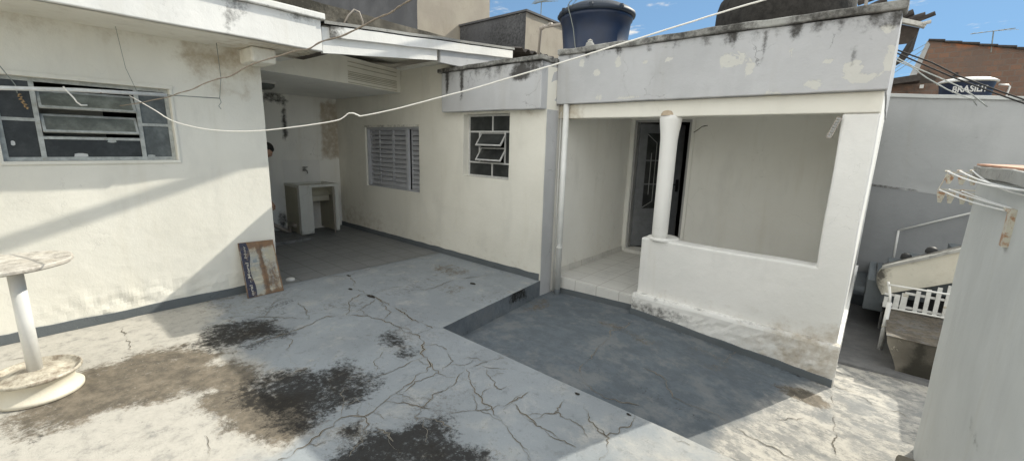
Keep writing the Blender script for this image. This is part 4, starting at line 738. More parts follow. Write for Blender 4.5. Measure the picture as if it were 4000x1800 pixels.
lf_ = MB(); pan(lf_, 0, .12, .09, 2.07, -.016, .016); pan(lf_, DW - .12, DW, .09, 2.07, -.016, .016); pan(lf_, .12, DW - .12, 1.93, 2.07, -.016, .016); pan(lf_, .12, DW - .12, .09, .72, -.014, .012)
for k in range(5): pan(lf_, .13, DW - .13, .16 + k * .115, .20 + k * .115, .012, .022)
dl = lf_.build('door_leaf', M['doormetal'], bh, bevel=.003)
gl = MB(); pan(gl, .12, DW - .12, .72, 1.93, -.008, -.004); gl.build('door_glass', M['glassdark'], bh)
gr = MB(); cu = DW / 2
for du, z0, z1 in ((-.2, .95, 1.62), (-.1, .84, 1.78), (0, .78, 1.86), (.1, .84, 1.78), (.2, .95, 1.62)):
    gr.bar(L(cu + du * .8, .008, z0), L(cu + du * .8, .008, z1), .008, .008, up=dn)
for s_ in (-1, 1):
    gr.bar(L(cu + s_ * .08, .008, 1.78), L(cu + s_ * .26, .008, 1.92), .008, .008, up=dn); gr.bar(L(cu + s_ * .08, .008, .84), L(cu + s_ * .26, .008, .73), .008, .008, up=dn)
gr.build('door_grille', M['doorgrille'], bh)
gr = MB()
for z in (1.5, 1.12): gr.bar(L(.12, .0, z), L(DW - .12, .0, z), .02, .02, up=dn)
for (u0, u1, z0, z1) in ((.12, .14, .72, 1.93), (DW - .14, DW - .12, .72, 1.93)): pan(gr, u0, u1, z0, z1, -.01, .02)
gr.build('glazing_bars', M['doormetal'], bh)
hd = MB(); pan(hd, DW - .08, DW - .03, 1.0, 1.2, .016, .022); hd.tube([L(DW - .055, .02, 1.12), L(DW - .055, .06, 1.12), L(DW - .15, .06, 1.12)], .008, 8); hd.build('door_handle', M['black'], bh)
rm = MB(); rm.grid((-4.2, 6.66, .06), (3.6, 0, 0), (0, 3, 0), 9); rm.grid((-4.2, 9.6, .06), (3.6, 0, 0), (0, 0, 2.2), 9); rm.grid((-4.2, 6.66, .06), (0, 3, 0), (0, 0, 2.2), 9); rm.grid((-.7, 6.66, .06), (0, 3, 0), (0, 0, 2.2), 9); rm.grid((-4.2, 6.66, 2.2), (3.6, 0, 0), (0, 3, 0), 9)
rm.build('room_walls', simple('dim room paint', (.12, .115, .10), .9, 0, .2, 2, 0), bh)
# small things of the porch
hx = MB(); hx.tube([(-2.11, 6.44, 1.935), (-2.06, 6.43, 1.965), (-2.0, 6.43, 2.015), (-1.93, 6.44, 2.03)], .005, 6); hx.tube([(-2.0, 6.43, 2.015), (-1.96, 6.445, 2.03)], .005, 6)
tag(hx.build('wall_hook', M['darkwood'], None, smooth=True), 'bent dark hook on the porch back wall right of the door', 'hook')
vg = thing('air_vent_strip', 'narrow tilted grey louvred strip hanging at the top right corner of the porch opening', 'vent', (-.31, 4.45, 1.9))
d = (Vector((-.314, 4.447, 1.99)) - Vector((-.365, 4.447, 1.83))); c_ = Vector((-.34, 4.447, 1.905)); un = d.normalized(); sx = Vector((un.z, 0, -un.x))
v1 = MB(); 
for s_ in (-1, 1): v1.obox(c_ + sx * .016 * s_, un * .088, sx * .003, Vector((0, .004, 0)))
for s_ in (-1, 1): v1.obox(c_ + un * .085 * s_, sx * .016, un * .003, Vector((0, .004, 0)))
v1.build('vent_frame', M['greypipe'], vg); v1 = MB()
for k in range(8): v1.obox(c_ + un * (-.074 + .021 * k), sx * .013, un * .006, Vector((0, .003, 0)))
v1.build('vent_slats', M['doorframe'], vg)
# ------------------------------------------------------------------ right side: near wall, passage, stairs
nw = thing('boundary_wall', 'tall near grey wall at the right edge with stained coping and salmon tile on top', 'wall', (.46, 3, -.3))
def paint_nw(v): return .22 * blob(v, (.46, 2.6, .7), (.3, .05, .3)) + .5 * blob(v, (.46, 2.45, .55), (.2, .12, .03)), .1 * sm(1.2, 1.6, v.z), 0
M['nearwall'] = plaster('pale grey cement paint', (.56, .575, .565), tone=(.50, .515, .505), crack=.2, bumpy=.3, speck=.3)
q = MB(); q.box((.46, -2.5, -.36), (.68, 3.835, 1.585), .12)
q.build('wall_body', M['nearwall'], nw, fn=lambda v: (v.x + .012 * noise.noise(v * 1.3), v.y, v.z), wob=.004, paint=paint_nw, bevel=.02)
q = MB(); q.box((.432, -2.5, 1.587), (.72, 3.87, 1.648), .08); q.build('coping', M['coping'], nw, wob=.008, paint=lambda v: (.35, 0, .3), bevel=.006)
q = MB(); q.box((.445, -2.5, 1.65), (.72, 3.86, 1.66), .3); q.build('clay_capping', M['terracotta'], nw)
q = MB(); q.box((.36, 3.30, -.32), (.458, 3.5, -.20), .05); 
tag(q.build('mossy_block', M['mossy'], None, wob=.012, bevel=.02, paint=lambda v: (.3, 0, 0)), 'dark mossy stone block at the foot of the near grey wall', 'block')

bwl = thing('back_wall', 'long high grey rendered wall closing the passage behind the stairs', 'wall', (2, 8.6, -.3))
def topz(x): return 2.578 - .080 * x
q = MB(); q.box((-.2, 8.6, -.4), (7, 8.8, 2.55), .15)
q.build('wall_body', M['grey'], bwl, fn=lambda v: (v.x, v.y, topz(v.x) - .05 if v.z > 2.5 else v.z), wob=.006, paint=lambda v: (.25 * sm(.4, -.1, v.z) + .35 * blob(v, (.5, 8.6, 1.95), (.7, .3, .09)) + .25 * sm(1.8, 2.5, v.z) * max(0, noise.noise(Vector((v.x * 5, 0, v.z * .6)))), .05, .25))
q = MB(); q.box((-.2, 8.57, 2.5), (7, 8.85, 2.55), .2); q.build('coping', M['nearwall'], bwl, fn=lambda v: (v.x, v.y, topz(v.x) + (v.z - 2.55)), wob=.004, paint=lambda v: (.2, 0, 0), bevel=.005)
q = MB(); q.box((-.2, 8.588, 1.20), (7, 8.599, 1.235), .12); q.build('render_ledge', M['grey'], bwl, fn=lambda v: (v.x, v.y, v.z - .085 * (v.x + .08) + .02), wob=.006, paint=lambda v: (.75 * sm(1.0, .0, v.x), 0, 0))
q = MB(); q.box((-.2, 8.594, -.4), (7, 8.5985, 1.2), .15); q.build('lower_coat', plaster('darker grey render', (.30, .31, .32), tone=(.26, .27, .28), crack=.2, speck=.5), bwl, fn=lambda v: (v.x, v.y, v.z - .085 * (v.x + .08) * (v.z > 1.1) + .02), paint=lambda v: (.2 * sm(.6, -.2, v.z), 0, 0))

ld = thing('concrete_landing', 'raised concrete landing with a black mouldy front face beside the passage', 'landing', (1, 5.2, -.3))
q = MB(); q.box((.28, 5.12, -.4), (2.6, 8.55, .05), .08)
q.build('landing_body', M['mossy'], ld, fn=lambda v: (v.x + (.11 * sm(.05, -.3, v.z) if v.x < .4 else 0), v.y, v.z), wob=.006, paint=lambda v: (.85 * sm(.40, .52, v.x) * (.7 + nz(v, 7)) + .75 * sm(-.15, -.3, v.z) + .45 * blob(v, (.36, 5.12, .03), (.1, .1, .03)), .1, .35 * sm(.55, .35, v.x)), bevel=.01)
q = MB(); q.box((.275, 5.10, .051), (2.6, 8.55, .056), .1); q.build('landing_top', M['passage'], ld, wob=.003, paint=lambda v: (.35, .75, 0))

stt = thing('outdoor_staircase', 'cream stair flight with sloping parapet rising to the right by the back wall', 'stairs', (.16, 6.1, 0))
prof = [(.150, .33), (.17, .27), (.222, .178), (.731, .434), (2.6, 1.36), (2.6, 1.78), (.733, .770), (.175, .465)]
def slab(mb, prof, y0, y1):
    for (a, b) in zip(prof, prof[1:] + prof[:1]): mb.face((a[0], y0, a[1]), (b[0], y0, b[1]), (b[0], y1, b[1]), (a[0], y1, a[1]))
    mb.face(*[(a[0], y0, a[1]) for a in prof]); mb.face(*[(a[0], y1, a[1]) for a in prof])
n = 24; mb = MB(); lo_p = [(.150, .33), (.17, .27), (.222, .178), (.731, .434), (2.6, 1.36)]; hi_p = [(.150, .40), (.175, .465), (.733, .770), (2.6, 1.78)]
def itp(P, x):
    for (a, b), (c, d_) in zip(P, P[1:]):
        if x <= c: return b + (d_ - b) * (x - a) / (c - a)
    return P[-1][1]
xs = [.15, .16, .175, .20, .222] + [.222 + .06 * k for k in range(1, 40)]
for a, b in zip(xs, xs[1:]):
    for k in range(4):
        f0 = k / 4; f1 = (k + 1) / 4; za = [itp(lo_p, a) + (itp(hi_p, a) - itp(lo_p, a)) * f for f in (f0, f1)]; zb = [itp(lo_p, b) + (itp(hi_p, b) - itp(lo_p, b)) * f for f in (f0, f1)]
        mb.face((a, 6.1, za[0]), (b, 6.1, zb[0]), (b, 6.1, zb[1]), (a, 6.1, za[1])); mb.face((a, 6.2, za[0]), (b, 6.2, zb[0]), (b, 6.2, zb[1]), (a, 6.2, za[1]))
    mb.face((a, 6.1, itp(lo_p, a)), (b, 6.1, itp(lo_p, b)), (b, 7.2, itp(lo_p, b)), (a, 7.2, itp(lo_p, a)))
mb.face((.15, 6.1, .33), (.15, 6.2, .33), (.15, 6.2, .40), (.15, 6.1, .40))
mb.build('stair_parapet', plaster('stair cream paint', (.60, .57, .49), tone=(.52, .50, .43), crack=.2), stt, wob=.004, paint=lambda v: (.8 * sm(.30, .17, v.x) * (.6 + nz(v, 5)) + .25, .2, 0))
cpb = MB()
for a, b in zip(xs[2:], xs[3:]):
    za, zb = itp(hi_p, a), itp(hi_p, b); cpb.face((a, 6.07, za), (b, 6.07, zb), (b, 6.07, zb + .032), (a, 6.07, za + .032)); cpb.face((a, 6.07, za + .032), (b, 6.07, zb + .032), (b, 6.24, zb + .032), (a, 6.24, za + .032)); cpb.face((a, 6.07, za), (b, 6.07, zb), (b, 6.24, zb), (a, 6.24, za)); cpb.face((a, 6.24, za), (b, 6.24, zb), (b, 6.24, zb + .032), (a, 6.24, za + .032))
cpb.face((.175, 6.07, .465), (.175, 6.24, .465), (.175, 6.24, .50), (.175, 6.07, .50))
cpb.build('parapet_coping', M['coping'], stt, wob=.006, paint=lambda v: (.8 * (v.y > 6.12) + .35 + .3 * nz(v, 6), 0, 0))
sb = MB()
for k in range(13): sb.box((.08 + .17 * k, 6.2, -.05 + .1 * k), (.26 + .17 * k, 7.3, .30 + .092 * k), .2)
sb.box((-.05, 7.12, -.28), (.35, 8.56, -.13), .2); sb.box((.1, 7.6, -.13), (.5, 8.56, .06), .2)
sb.build('stair_steps', M['skirting'], stt, wob=.004, paint=lambda v: (.35, 0, 0), bevel=.01)
for (x, r) in ((.36, .05), (.55, .055), (.86, .06)):
    q = MB(); z = itp(hi_p, x) + .03; q.lathe((x, 6.3, z), [(r, -.02), (r, .01), (r * .8, .035), (r * .4, .05), (0, .052)], 14)
    tag(q.build('dark_bundle', M['black'], None, smooth=True, wob=.006), {.36: 'low dark lump lying behind the lower end of the stair parapet', .55: 'middle dark lump lying behind the stair parapet coping', .86: 'upper dark lump behind the stair parapet beside the near wall'}[x], 'bundle')
hr = MB(); s_ = 8.5 / 8.9
P0 = Vector((.359 * s_, 8.5, 1.7 + (.543 - 1.7) * s_)); P1 = Vector((1.052 * s_, 8.5, 1.7 + (.894 - 1.7) * s_)); Pb = Vector((.37 * s_, 8.5, 1.7 + (.02 - 1.7) * s_))
hr.tube([Pb, P0], .014, 8); hr.tube([P0, P1, P1 + (P1 - P0) * 2], .014, 8)
tag(hr.build('stair_handrail', M['whitepvc'], None, smooth=True), 'thin white pipe handrail climbing in front of the high grey back wall', 'handrail')

gt = thing('picket_gate', 'white picket gate with rusty hinges closing the dark space under the stairs', 'gate', (.5, 6.04, .05))
def gz(x): return itp(lo_p, x) - .012
for x, wd in ((.26, .035), (.345, .045), (.402, .05), (.50, .036), (.575, .036), (.65, .036), (.72, .036), (.80, .036), (.88, .036), (.96, .036)):
    q = MB(); q.box((x - wd / 2, 6.02, .065), (x + wd / 2, 6.035, max(gz(x), .15))); q.build('picket', M['whitemetal'], gt, wob=.002, bevel=.002)
q = MB(); q.box((.24, 6.036, .09), (1.0, 6.05, .115)); q.box((.24, 6.036, .20), (.36, 6.05, .222)); q.box((.40, 6.036, .245), (1.0, 6.05, .27)); q.build('gate_rail', M['whitemetal'], gt, wob=.003, bevel=.002)
for bx_ in (((.385, 6.012, .225), (.43, 6.019, .235)), ((.385, 6.012, .245), (.43, 6.019, .255)), ((.70, 6.01, .18), (.78, 6.019, .20))): q = MB(); q.box(*bx_); q.build('rusty_hinge', M['rustplate'], gt)
q = MB(); q.face((.24, 6.28, .06), (2.0, 6.28, .06), (2.0, 6.28, 1.04), (.24, 6.28, .18)); q.face((.24, 6.06, .061), (2.0, 6.06, .061), (2.0, 6.28, .061), (.24, 6.28, .061)); q.build('dark_void_sheet', M['black'], gt)  # black sheets stand for the shade in the hollow under the stairs

rl = thing('pipe_railing', 'white pipe railing with two posts and a bent top at the edge of the passage', 'railing', (.27, 5.61, -.27))
q = MB(); q.tube([(.271, 5.61, -.275), (.274, 5.61, .236)], .020, 12); q.build('post_sleeve', M['whitemetal'], rl, smooth=True)
q = MB(); q.tube([(.274, 5.61, .236), (.268, 5.62, .30), (.240, 5.66, .41)], .011, 8); q.build('post_top', M['whitepvc'], rl, smooth=True)
q = MB(); q.tube([(.262, 6.3, -.275), (.256, 6.25, .30), (.240, 5.66, .41)], .013, 8); q.build('rear_post', M['whitemetal'], rl, smooth=True)
q = MB(); q.tube([(.238, 5.64, .408), (1.3, 5.64, .425)], .0095, 8); q.build('top_rail', M['whitepvc'], rl, smooth=True)
q = MB(); q.tube([(.275, 5.61, .178), (1.3, 5.61, .205)], .0085, 8); q.build('lower_rail', M['whitepvc'], rl, smooth=True)
q = MB(); q.tube([(.272, 5.60, -.035), (.272, 5.62, -.015)], .0215, 12); q.build('rust_band', M['rustplate'], rl)

csr = thing('corrugated_shed_roof', 'low corrugated metal canopy on two posts beside the stairs, behind the near wall', 'canopy', (1.4, 6, .05))
q = MB(); nx_ = 180
for k in range(nx_):
    y0 = 5.45 + 1.25 * k / nx_; y1 = 5.45 + 1.25 * (k + 1) / nx_
    x0 = 1.0 + .012 * math.sin(y0 * 90); x1 = 1.0 + .012 * math.sin(y1 * 90)
    q.face((x0, y0, .95 + .012 * math.sin(y0 * 90)), (x1, y1, .95 + .012 * math.sin(y1 * 90)), (2.4, y1, 1.15 + .012 * math.sin(y1 * 90)), (2.4, y0, 1.15 + .012 * math.sin(y0 * 90)))
q.build('canopy_sheet', M['gutter'], csr, solid=.004)
for y in (5.5, 6.6): q = MB(); q.tube([(2.3, y, .05), (2.3, y, 1.13)], .02, 8); q.build('post', M['greypipe'], csr)
for y in (5.5, 6.6): q = MB(); q.tube([(1.06, y, .94), (2.3, y, 1.13)], .012, 8); q.build('bracket', M['greypipe'], csr)

# clothes rack arm on the near wall
ck_ = thing('clothes_airer', 'rusty cream zigzag clothes airer bracket with white rods fixed to the near grey wall', 'airer', (.44, 3.8, 1.5))
up_ = [(.320, 1.608), (.372, 1.613), (.426, 1.618)]; lw_ = [(.303, 1.492), (.345, 1.497), (.402, 1.493)]
q = MB(); q.bar((.296, 3.81, 1.487), (.324, 3.81, 1.595), .004, .016, up=(0, 1, 0)); q.bar((.30, 3.82, 1.492), (.47, 3.82, 1.498), .006, .008); q.bar((.32, 3.82, 1.600), (.47, 3.82, 1.606), .004, .006); q.build('airer_arm', M['rustplate'], ck_, wob=.001)
for row, (zt, zb_, xs_) in enumerate(((1.588, 1.53, (.335, .392, .44)), (1.482, 1.41, (.315, .36, .415, .455)))):
    for x in xs_:
        q = MB(); w_ = .021
        q.face((x - w_, 3.812, zt), (x + w_, 3.812, zt), (x + w_ * .9, 3.812, zt - .022), (x + .008, 3.812, zb_), (x - .008, 3.812, zb_), (x - w_ * .9, 3.812, zt - .022)); q.build('zigzag_plate', M['rustplate'], ck_, solid=.004)
def sag(a, b, s, n=16):
    a, b = Vector(a), Vector(b); return [a.lerp(b, k / n) + Vector((0, 0, -4 * s * (k / n) * (1 - k / n))) for k in range(n + 1)]
for (x, z), e, s_ in zip(up_, ((.452, 2.1, 1.60), (.450, 2.15, 1.592), (.445, 2.15, 1.575)), (.03, .025, .035)):
    q = MB(); q.tube(sag((x, 3.79, z), e, s_), .0042, 8); q.build('airer_rod', M['whitepvc'], ck_, smooth=True)
    q = MB(); q.tube([(x - .012, 3.80, z), (x + .012, 3.80, z)], .006, 8); q.build('rod_clip', M['rustplate'], ck_)
for (x, z), e, s_ in zip(lw_, ((.452, 2.75, 1.475), (.455, 2.78, 1.485), (.455, 2.8, 1.487)), (.012, .004, .004)):
    q = MB(); q.tube(sag((x, 3.79, z), e, s_), .0042, 8); q.build('airer_rod', M['whitepvc'], ck_, smooth=True)
q = MB(); q.box((.438, 2.68, 1.33), (.457, 2.74, 1.49), .04); q.tube([(.44, 2.72, 1.478), (.44, 2.80, 1.482)], .007, 8); q.build('wall_bracket', M['rustplate'], ck_, wob=.002)

# ------------------------------------------------------------------ tanks, roofs and buildings behind
tk = thing('blue_water_tank', 'round dark blue plastic water tank with a ribbed wall on the roof behind the parapet', 'water tank', (-3.27, 5.5, 2.66))
def ts(P): return [(r * .83, z if z < 3.3 else 3.3 + (z - 3.3) * .74) for r, z in P]
q = MB(); q.lathe((-3.27, 5.5, 0), ts([(0, 2.662), (.46, 2.662), (.475, 2.70), (.50, 2.86), (.505, 2.93), (.525, 2.95), (.53, 2.99), (.52, 3.0), (.545, 3.2), (.565, 3.37), (.585, 3.385), (.59, 3.43), (.585, 3.44), (.59, 3.47)]), 72); q.build('tank_body', M['bluetank'], tk, smooth=True)
q = MB(); q.lathe((-3.27, 5.5, 0), ts([(.585, 3.45), (.625, 3.455), (.63, 3.49), (.618, 3.53), (.58, 3.55), (.56, 3.575), (.40, 3.66), (.22, 3.71), (.2, 3.74), (0, 3.745)]), 72); q.build('tank_lid', M['darklid'], tk, smooth=True, wob=.006)
for a_ in (3.6, 4.25, 5.1, 5.9):
    q = MB(); c_ = Vector((-3.27 + .51 * math.cos(a_), 5.5 + .51 * math.sin(a_), 3.455)); q.lathe(c_, [(.025, -.03), (.03, .0), (.025, .025), (0, .03)], 10); q.build('lid_clamp', M['darklid'], tk)
q = MB(); q.tube([(-3.43, 5.03, 3.49), (-3.40, 5.02, 3.53), (-3.34, 5.0, 3.55), (-3.28, 5.0, 3.53), (-3.34, 4.98, 3.47), (-3.40, 4.985, 3.49), (-3.37, 4.97, 3.42), (-3.34, 4.98, 3.33), (-3.32, 5.02, 3.2), (-3.30, 5.05, 3.0), (-3.28, 5.08, 2.85)], .006, 6); q.build('tie_wire', M['wire'], tk, smooth=True)
q = MB(); q.tube([(-3.70, 5.45, 3.40), (-4.0, 5.47, 3.43), (-4.19, 5.5, 3.44), (-4.225, 5.5, 3.41), (-4.28, 5.5, 2.7)], .022, 10); q.tube([(-4.06, 5.475, 3.448), (-4.0, 5.47, 3.449)], .027, 10); q.tube([(-4.23, 5.5, 3.42), (-4.15, 5.495, 3.445)], .028, 10)
tag(q.build('overflow_pipe', M['greypipe'], None, smooth=True), 'thin brownish grey pipe bent down from the side of the blue roof tank', 'pipe')
q = MB(); q.lathe((-2.72, 4.47, 2.80), [(.035, 0), (.05, .015), (.045, .045), (.025, .06), (.03, .075), (0, .09)], 10)
tag(q.build('plaster_lump', M['coping'], None, wob=.01, paint=lambda v: (0, 0, .6)), 'small pale lump of plaster on the porch parapet below the blue tank', 'lump')
dm = MB(); dm.lathe((-1.13, 6.0, 0), [(0, 2.662), (.685, 2.662), (.69, 3.15), (.685, 3.3), (.66, 3.39), (.61, 3.45), (.52, 3.50), (.40, 3.56), (.38, 3.72), (.2, 3.76), (0, 3.77)], 64)
tag(dm.build('old_water_tank', plaster('blackened fibre cement', (.05, .046, .042), tone=(.03, .028, .026), under=(.12, .11, .1), mould=(.012, .011, .01), bumpy=.6), None, smooth=True, wob=.006, paint=lambda v: (.6, 0, 0)), 'big round blackened cement water tank on the porch roof, cut off by the top edge', 'water tank')

mw = MB(); mw.box((-8.52, .0, 2.7), (-8.31, 13, 4.16), .12)
mwt = thing('mossy_parapet', 'long blackened mossy parapet wall rising behind the cream lean-to roof', 'wall', (-8.4, 5, 0))
mw.build('wall_body', M['mossy'], mwt, wob=.01, paint=lambda v: (.62 + .8 * nz(v, 1.1), .1, .3 * max(0, nz(v, 1.4, 5))))
q = MB(); q.tube([(-8.30, 4.55, 3.9), (-8.25, 4.62, 4.05), (-8.2, 4.72, 4.17), (-8.2, 4.82, 4.15), (-8.22, 4.9, 4.0), (-8.28, 4.93, 3.85)], .018, 8)
tag(q.build('bent_cable_loop', M['greypipe'], None, smooth=True), 'bent grey conduit loop standing against the mossy parapet', 'conduit')
q = MB()
for k in range(60):
    y0 = 5.3 + 2.6 * k / 60; y1 = 5.3 + 2.6 * (k + 1) / 60
    for x0, x1, z0, z1 in ((-6.4, -4.45, 3.42, 3.13),):
        q.face((x0, y0, z0 + .03 * math.sin(y0 * 38)), (x0, y1, z0 + .03 * math.sin(y1 * 38)), (x1, y1, z1 + .03 * math.sin(y1 * 38) + .0), (x1, y0, z1 + .03 * math.sin(y0 * 38)))
crs = q.build('corrugated_sheet', M['tilebrown'], None, solid=.012); tag(crs, 'dark weathered corrugated roof sheet above the end of the lean-to barge boards', 'roof sheet')

ba = thing('tall_grey_building', 'tall windowless building behind the mossy parapet with a shaded dark side and a sunlit tan side', 'building', (-14, 10, 0))
q = MB(); q.grid((-30, 9.1, -.5), (18, 0, 0), (0, 0, 14), .5); q.build('dark_side_wall', M['bldgrey'], ba, wob=.01, paint=lambda v: (.15, 0, 0))
q = MB(); q.grid((-12, 9.1, -.5), (0, 3.34, 0), (0, 0, 14), .35); q.grid((-12, 12.44, -.5), (-18, 0, 0), (0, 0, 14), 2); q.grid((-30, 9.1, 13.5), (18, 0, 0), (0, 3.34, 0), 2); q.build('tan_side_wall', M['bldtan'], ba, wob=.01, paint=lambda v: (.02, .0, 0))
bb = thing('low_stained_building', 'flat topped building with stained, darkened shade side and tan side near the blue tank', 'building', (-11, 12, 0))
q = MB(); q.grid((-26, 10.94, -.5), (17, 0, 0), (0, 0, 6.2), .35); q.build('black_side_wall', M['bldgrey'], bb, wob=.01, paint=lambda v: (.55 + .4 * nz(v, .7), 0, .45 * sm(5.3, 5.65, v.z) * (nz(v, 3) > .1)))
q = MB(); q.grid((-9, 10.94, -.5), (0, 11, 0), (0, 0, 6.2), .3); q.build('tan_side_wall', M['bldtan'], bb, wob=.01, paint=lambda v: (.75 * sm(.05, .4, noise.noise(Vector((v.y * 2.2, 3, v.z * .35)))) * sm(3.6, 5.6, v.z), .3 * sm(5, 5.6, v.z), .3))
q = MB(); q.box((-26, 10.88, 5.70), (-8.93, 22, 5.76), 1.5); q.build('roof_edge', M['bldgrey'], bb, paint=lambda v: (.3, 0, 0))

def antenna(name, base, top, bx, label, tilt=0.):
    a_ = thing(name, label, 'antenna', base)
    q = MB(); q.tube([base, top], .018, 6); q.build('mast', M['wire'], a_)
    t_ = Vector(top); q = MB(); q.tube([t_ + Vector((-bx * .55, 0, -.02)), t_ + Vector((bx * .5, 0, .03))], .014, 6); q.build('boom', M['wire'], a_)
    q = MB()
    for k in range(7):
        c_ = t_ + Vector((-bx * .5 + bx * k / 6.5, 0, 0)); hl = .14 + .05 * k; q.tube([c_ + Vector((-hl * .5, -hl, -.05)), c_ + Vector((hl * .5, hl, .05))], .007, 5)
    q.build('elements', M['wire'], a_)
antenna('tv_antenna', (-10.78, 14, 5.0), (-10.77, 14, 7.05), .6, 'small tv antenna above the flat topped building left of the blue tank')
def far(p, f=24 / 14): return (p[0] * f, p[1] * f, 1.7 + (p[2] - 1.7) * f)
antenna('tv_antenna', far((1.42, 14, 3.9)), far((1.385, 14, 4.33)), 1.05, 'wide tv antenna above the brick gable on the right')

# brick house behind
mt, t, b = newmat('old sooty brickwork')
br = node(t, 'ShaderNodeTexBrick'); mp = node(t, 'ShaderNodeMapping'); mp.inputs['Rotation'].default_value = (math.radians(90), 0, 0); t.links.new(pos(t), mp.inputs[0]); t.links.new(mp.outputs[0], br.inputs['Vector'])
br.inputs['Scale'].default_value = 1; br.inputs['Brick Width'].default_value = .3; br.inputs['Row Height'].default_value = .2; br.inputs['Mortar Size'].default_value = .02
br.inputs['Color1'].default_value = (.22, .125, .085, 1); br.inputs['Color2'].default_value = (.16, .10, .075, 1); br.inputs['Mortar'].default_value = (.17, .13, .105, 1)
c = mix(t, ramp(t, noi(t, 1.2, 8, .7), .42, .62, 0, .75), br.outputs['Color'], (.15, .11, .09)); A = attr(t)
c = mix(t, ramp(t, math_(t, 'ADD', A[1], math_(t, 'SUBTRACT', noi(t, 2.5, 6), .5)), .4, .7, 0, .9), c, (.42, .16, .07)); c = mix(t, ramp(t, math_(t, 'ADD', A[0], math_(t, 'SUBTRACT', noi(t, 3, 6), .5)), .4, .9, 0, .9), c, (.04, .035, .03))
t.links.new(c, b.inputs['Base Color']); b.inputs['Roughness'].default_value = .95; bump(t, b, math_(t, 'SUBTRACT', noi(t, 20, 5), br.outputs['Fac']), .6, .02)
M['brick'] = mt
hs = thing('brick_house', 'old brown brick gable wall with a plastered slanting end beyond the back wall', 'house', far((.8, 14, 1)))
q = MB(); A_ = far((.39, 14, 4.262)); B_ = far((2.6, 14, 3.74)); C_ = far((.155, 14, 3.10)); y_ = 24
nn_ = 30
for i in range(nn_):
    for j in range(12):
        P = []
        for (a, b) in ((i, j), (i + 1, j), (i + 1, j + 1), (i, j + 1)):
            zt = A_[2] + (B_[2] - A_[2]) * a / nn_; z = 1.0 + (zt - 1.0) * b / 12; x0 = C_[0] + (A_[0] - C_[0]) * max(0, min(1, (z - C_[2]) / (A_[2] - C_[2]))); P.append((x0 + (B_[0] - x0) * a / nn_, y_, z))
        q.face(*P)
q.build('gable_wall', M['brick'], hs, paint=lambda v: (.75 * blob(v, (.9, 24, 4.4), (.5, 2, .6)) + .5 * sm(1.3, .6, v.x), .75 * blob(v, (1.45, 24, 5.75), (.75, 2, .22)) + .6 * blob(v, (2.4, 24, 5.6), (.4, 2, .12)), 0))
q = MB(); q.face((.25, 23.99, 4.55), (.48, 23.99, 4.55), (.74, 23.99, 5.95), (.64, 23.99, 6.1)); q.face((.25, 23.99, 4.55), (.64, 23.99, 6.1), (.64, 26, 6.1), (.25, 26, 4.55)); q.build('plaster_end', M['grey'], hs, paint=lambda v: (.1, 0, 0))
q = MB()
for k in range(8):
    a = k / 8; x = A_[0] + (B_[0] - A_[0]) * a; z = A_[2] + (B_[2] - A_[2]) * a; x2 = A_[0] + (B_[0] - A_[0]) * (k + 1) / 8; z2 = A_[2] + (B_[2] - A_[2]) * (k + 1) / 8
    q.obox(((x + x2) / 2, 24.1, (z + z2) / 2 + .05 - .01 * (k % 2)), ((x2 - x) / 2, 0, (z2 - z) / 2 + .02), (0, .2, 0), (0, 0, .03))
q.build('roof_edge', M['tilebrown'], hs)
q = MB(); q.box((1.62, 23.95, 4.72), (1.70, 24.0, 4.84)); q.box((1.56, 23.95, 4.66), (1.63, 24.0, 4.74)); q.build('vent_hole', M['black'], hs)
ls_ = thing('low_brick_shed', 'low dark roofed brick wall just left of the brick gable', 'shed', (.2, 20, 2))
f2 = 20 / 14.
q = MB(); q.box((-1.2, 20, 1), (1.05, 20.2, 1.7 + (3.33 - 1.7) * f2), .3); q.build('shed_wall', M['brick'], ls_, paint=lambda v: (.55, .2, 0))
q = MB(); q.obox((-.2, 20.1, 4.10), (.75, 0, .09), (0, .5, 0), (0, 0, .10)); q.build('shed_roof', M['tilebrown'], ls_)
q = MB(); q.obox((.62, 19.9, 3.92), (.05, 0, 0), (0, .05, 0), (0, 0, .055)); tag(q.build('white_lamp_box', M['lidtank'], None, bevel=.01), 'small white box on the dark brick shed wall left of the lettered tank', 'box')

# lettered tank
bt = thing('lettered_water_tank', 'dark blue tank with white BRASILIT lettering and pale lid behind the grey wall', 'water tank', (1.44, 17, 2.2))
f3 = 1.7; TX, TY = 1.437, 17.3
q = MB(); q.lathe((TX, TY, 0), [(0, 2.6), (.46, 2.6), (.485, 3.0), (.53, 3.55), (.545, 3.6), (.55, 3.66)], 64); q.build('tank_body', M['bluetank'], bt, smooth=True)
q = MB(); q.lathe((TX, TY, 0), [(.55, 3.655), (.60, 3.66), (.605, 3.69), (.57, 3.715), (.45, 3.77), (.25, 3.80), (0, 3.81)], 64); q.build('tank_lid', M['lidtank'], bt, smooth=True)
cu_ = bpy.data.curves.new('lettering', 'FONT'); cu_.body = 'BRASILIT'; cu_.size = .21; cu_.extrude = .004; cu_.offset = .006; cu_.resolution_u = 3
to = bpy.data.objects.new('tmp_text', cu_); S.collection.objects.link(to); bpy.context.view_layer.update()
dg = bpy.context.evaluated_depsgraph_get(); me = bpy.data.meshes.new_from_object(to.evaluated_get(dg)); bpy.data.objects.remove(to)
wx = max(v.co.x for v in me.vertices)
for v in me.vertices:
    u = (v.co.x / wx - .5) * .70; h = v.co.y * 1.05; th = -math.pi / 2 + u / .52 + .10; r = .530 + v.co.z
    v.co = (TX + r * math.cos(th) - 1.44, TY + r * math.sin(th) - 17, 3.39 + h - 2.2)
me.materials.clear(); me.materials.append(M['lidtank']); lo2 = bpy.data.objects.new('lettering', me); S.collection.objects.link(lo2); lo2.parent = bt
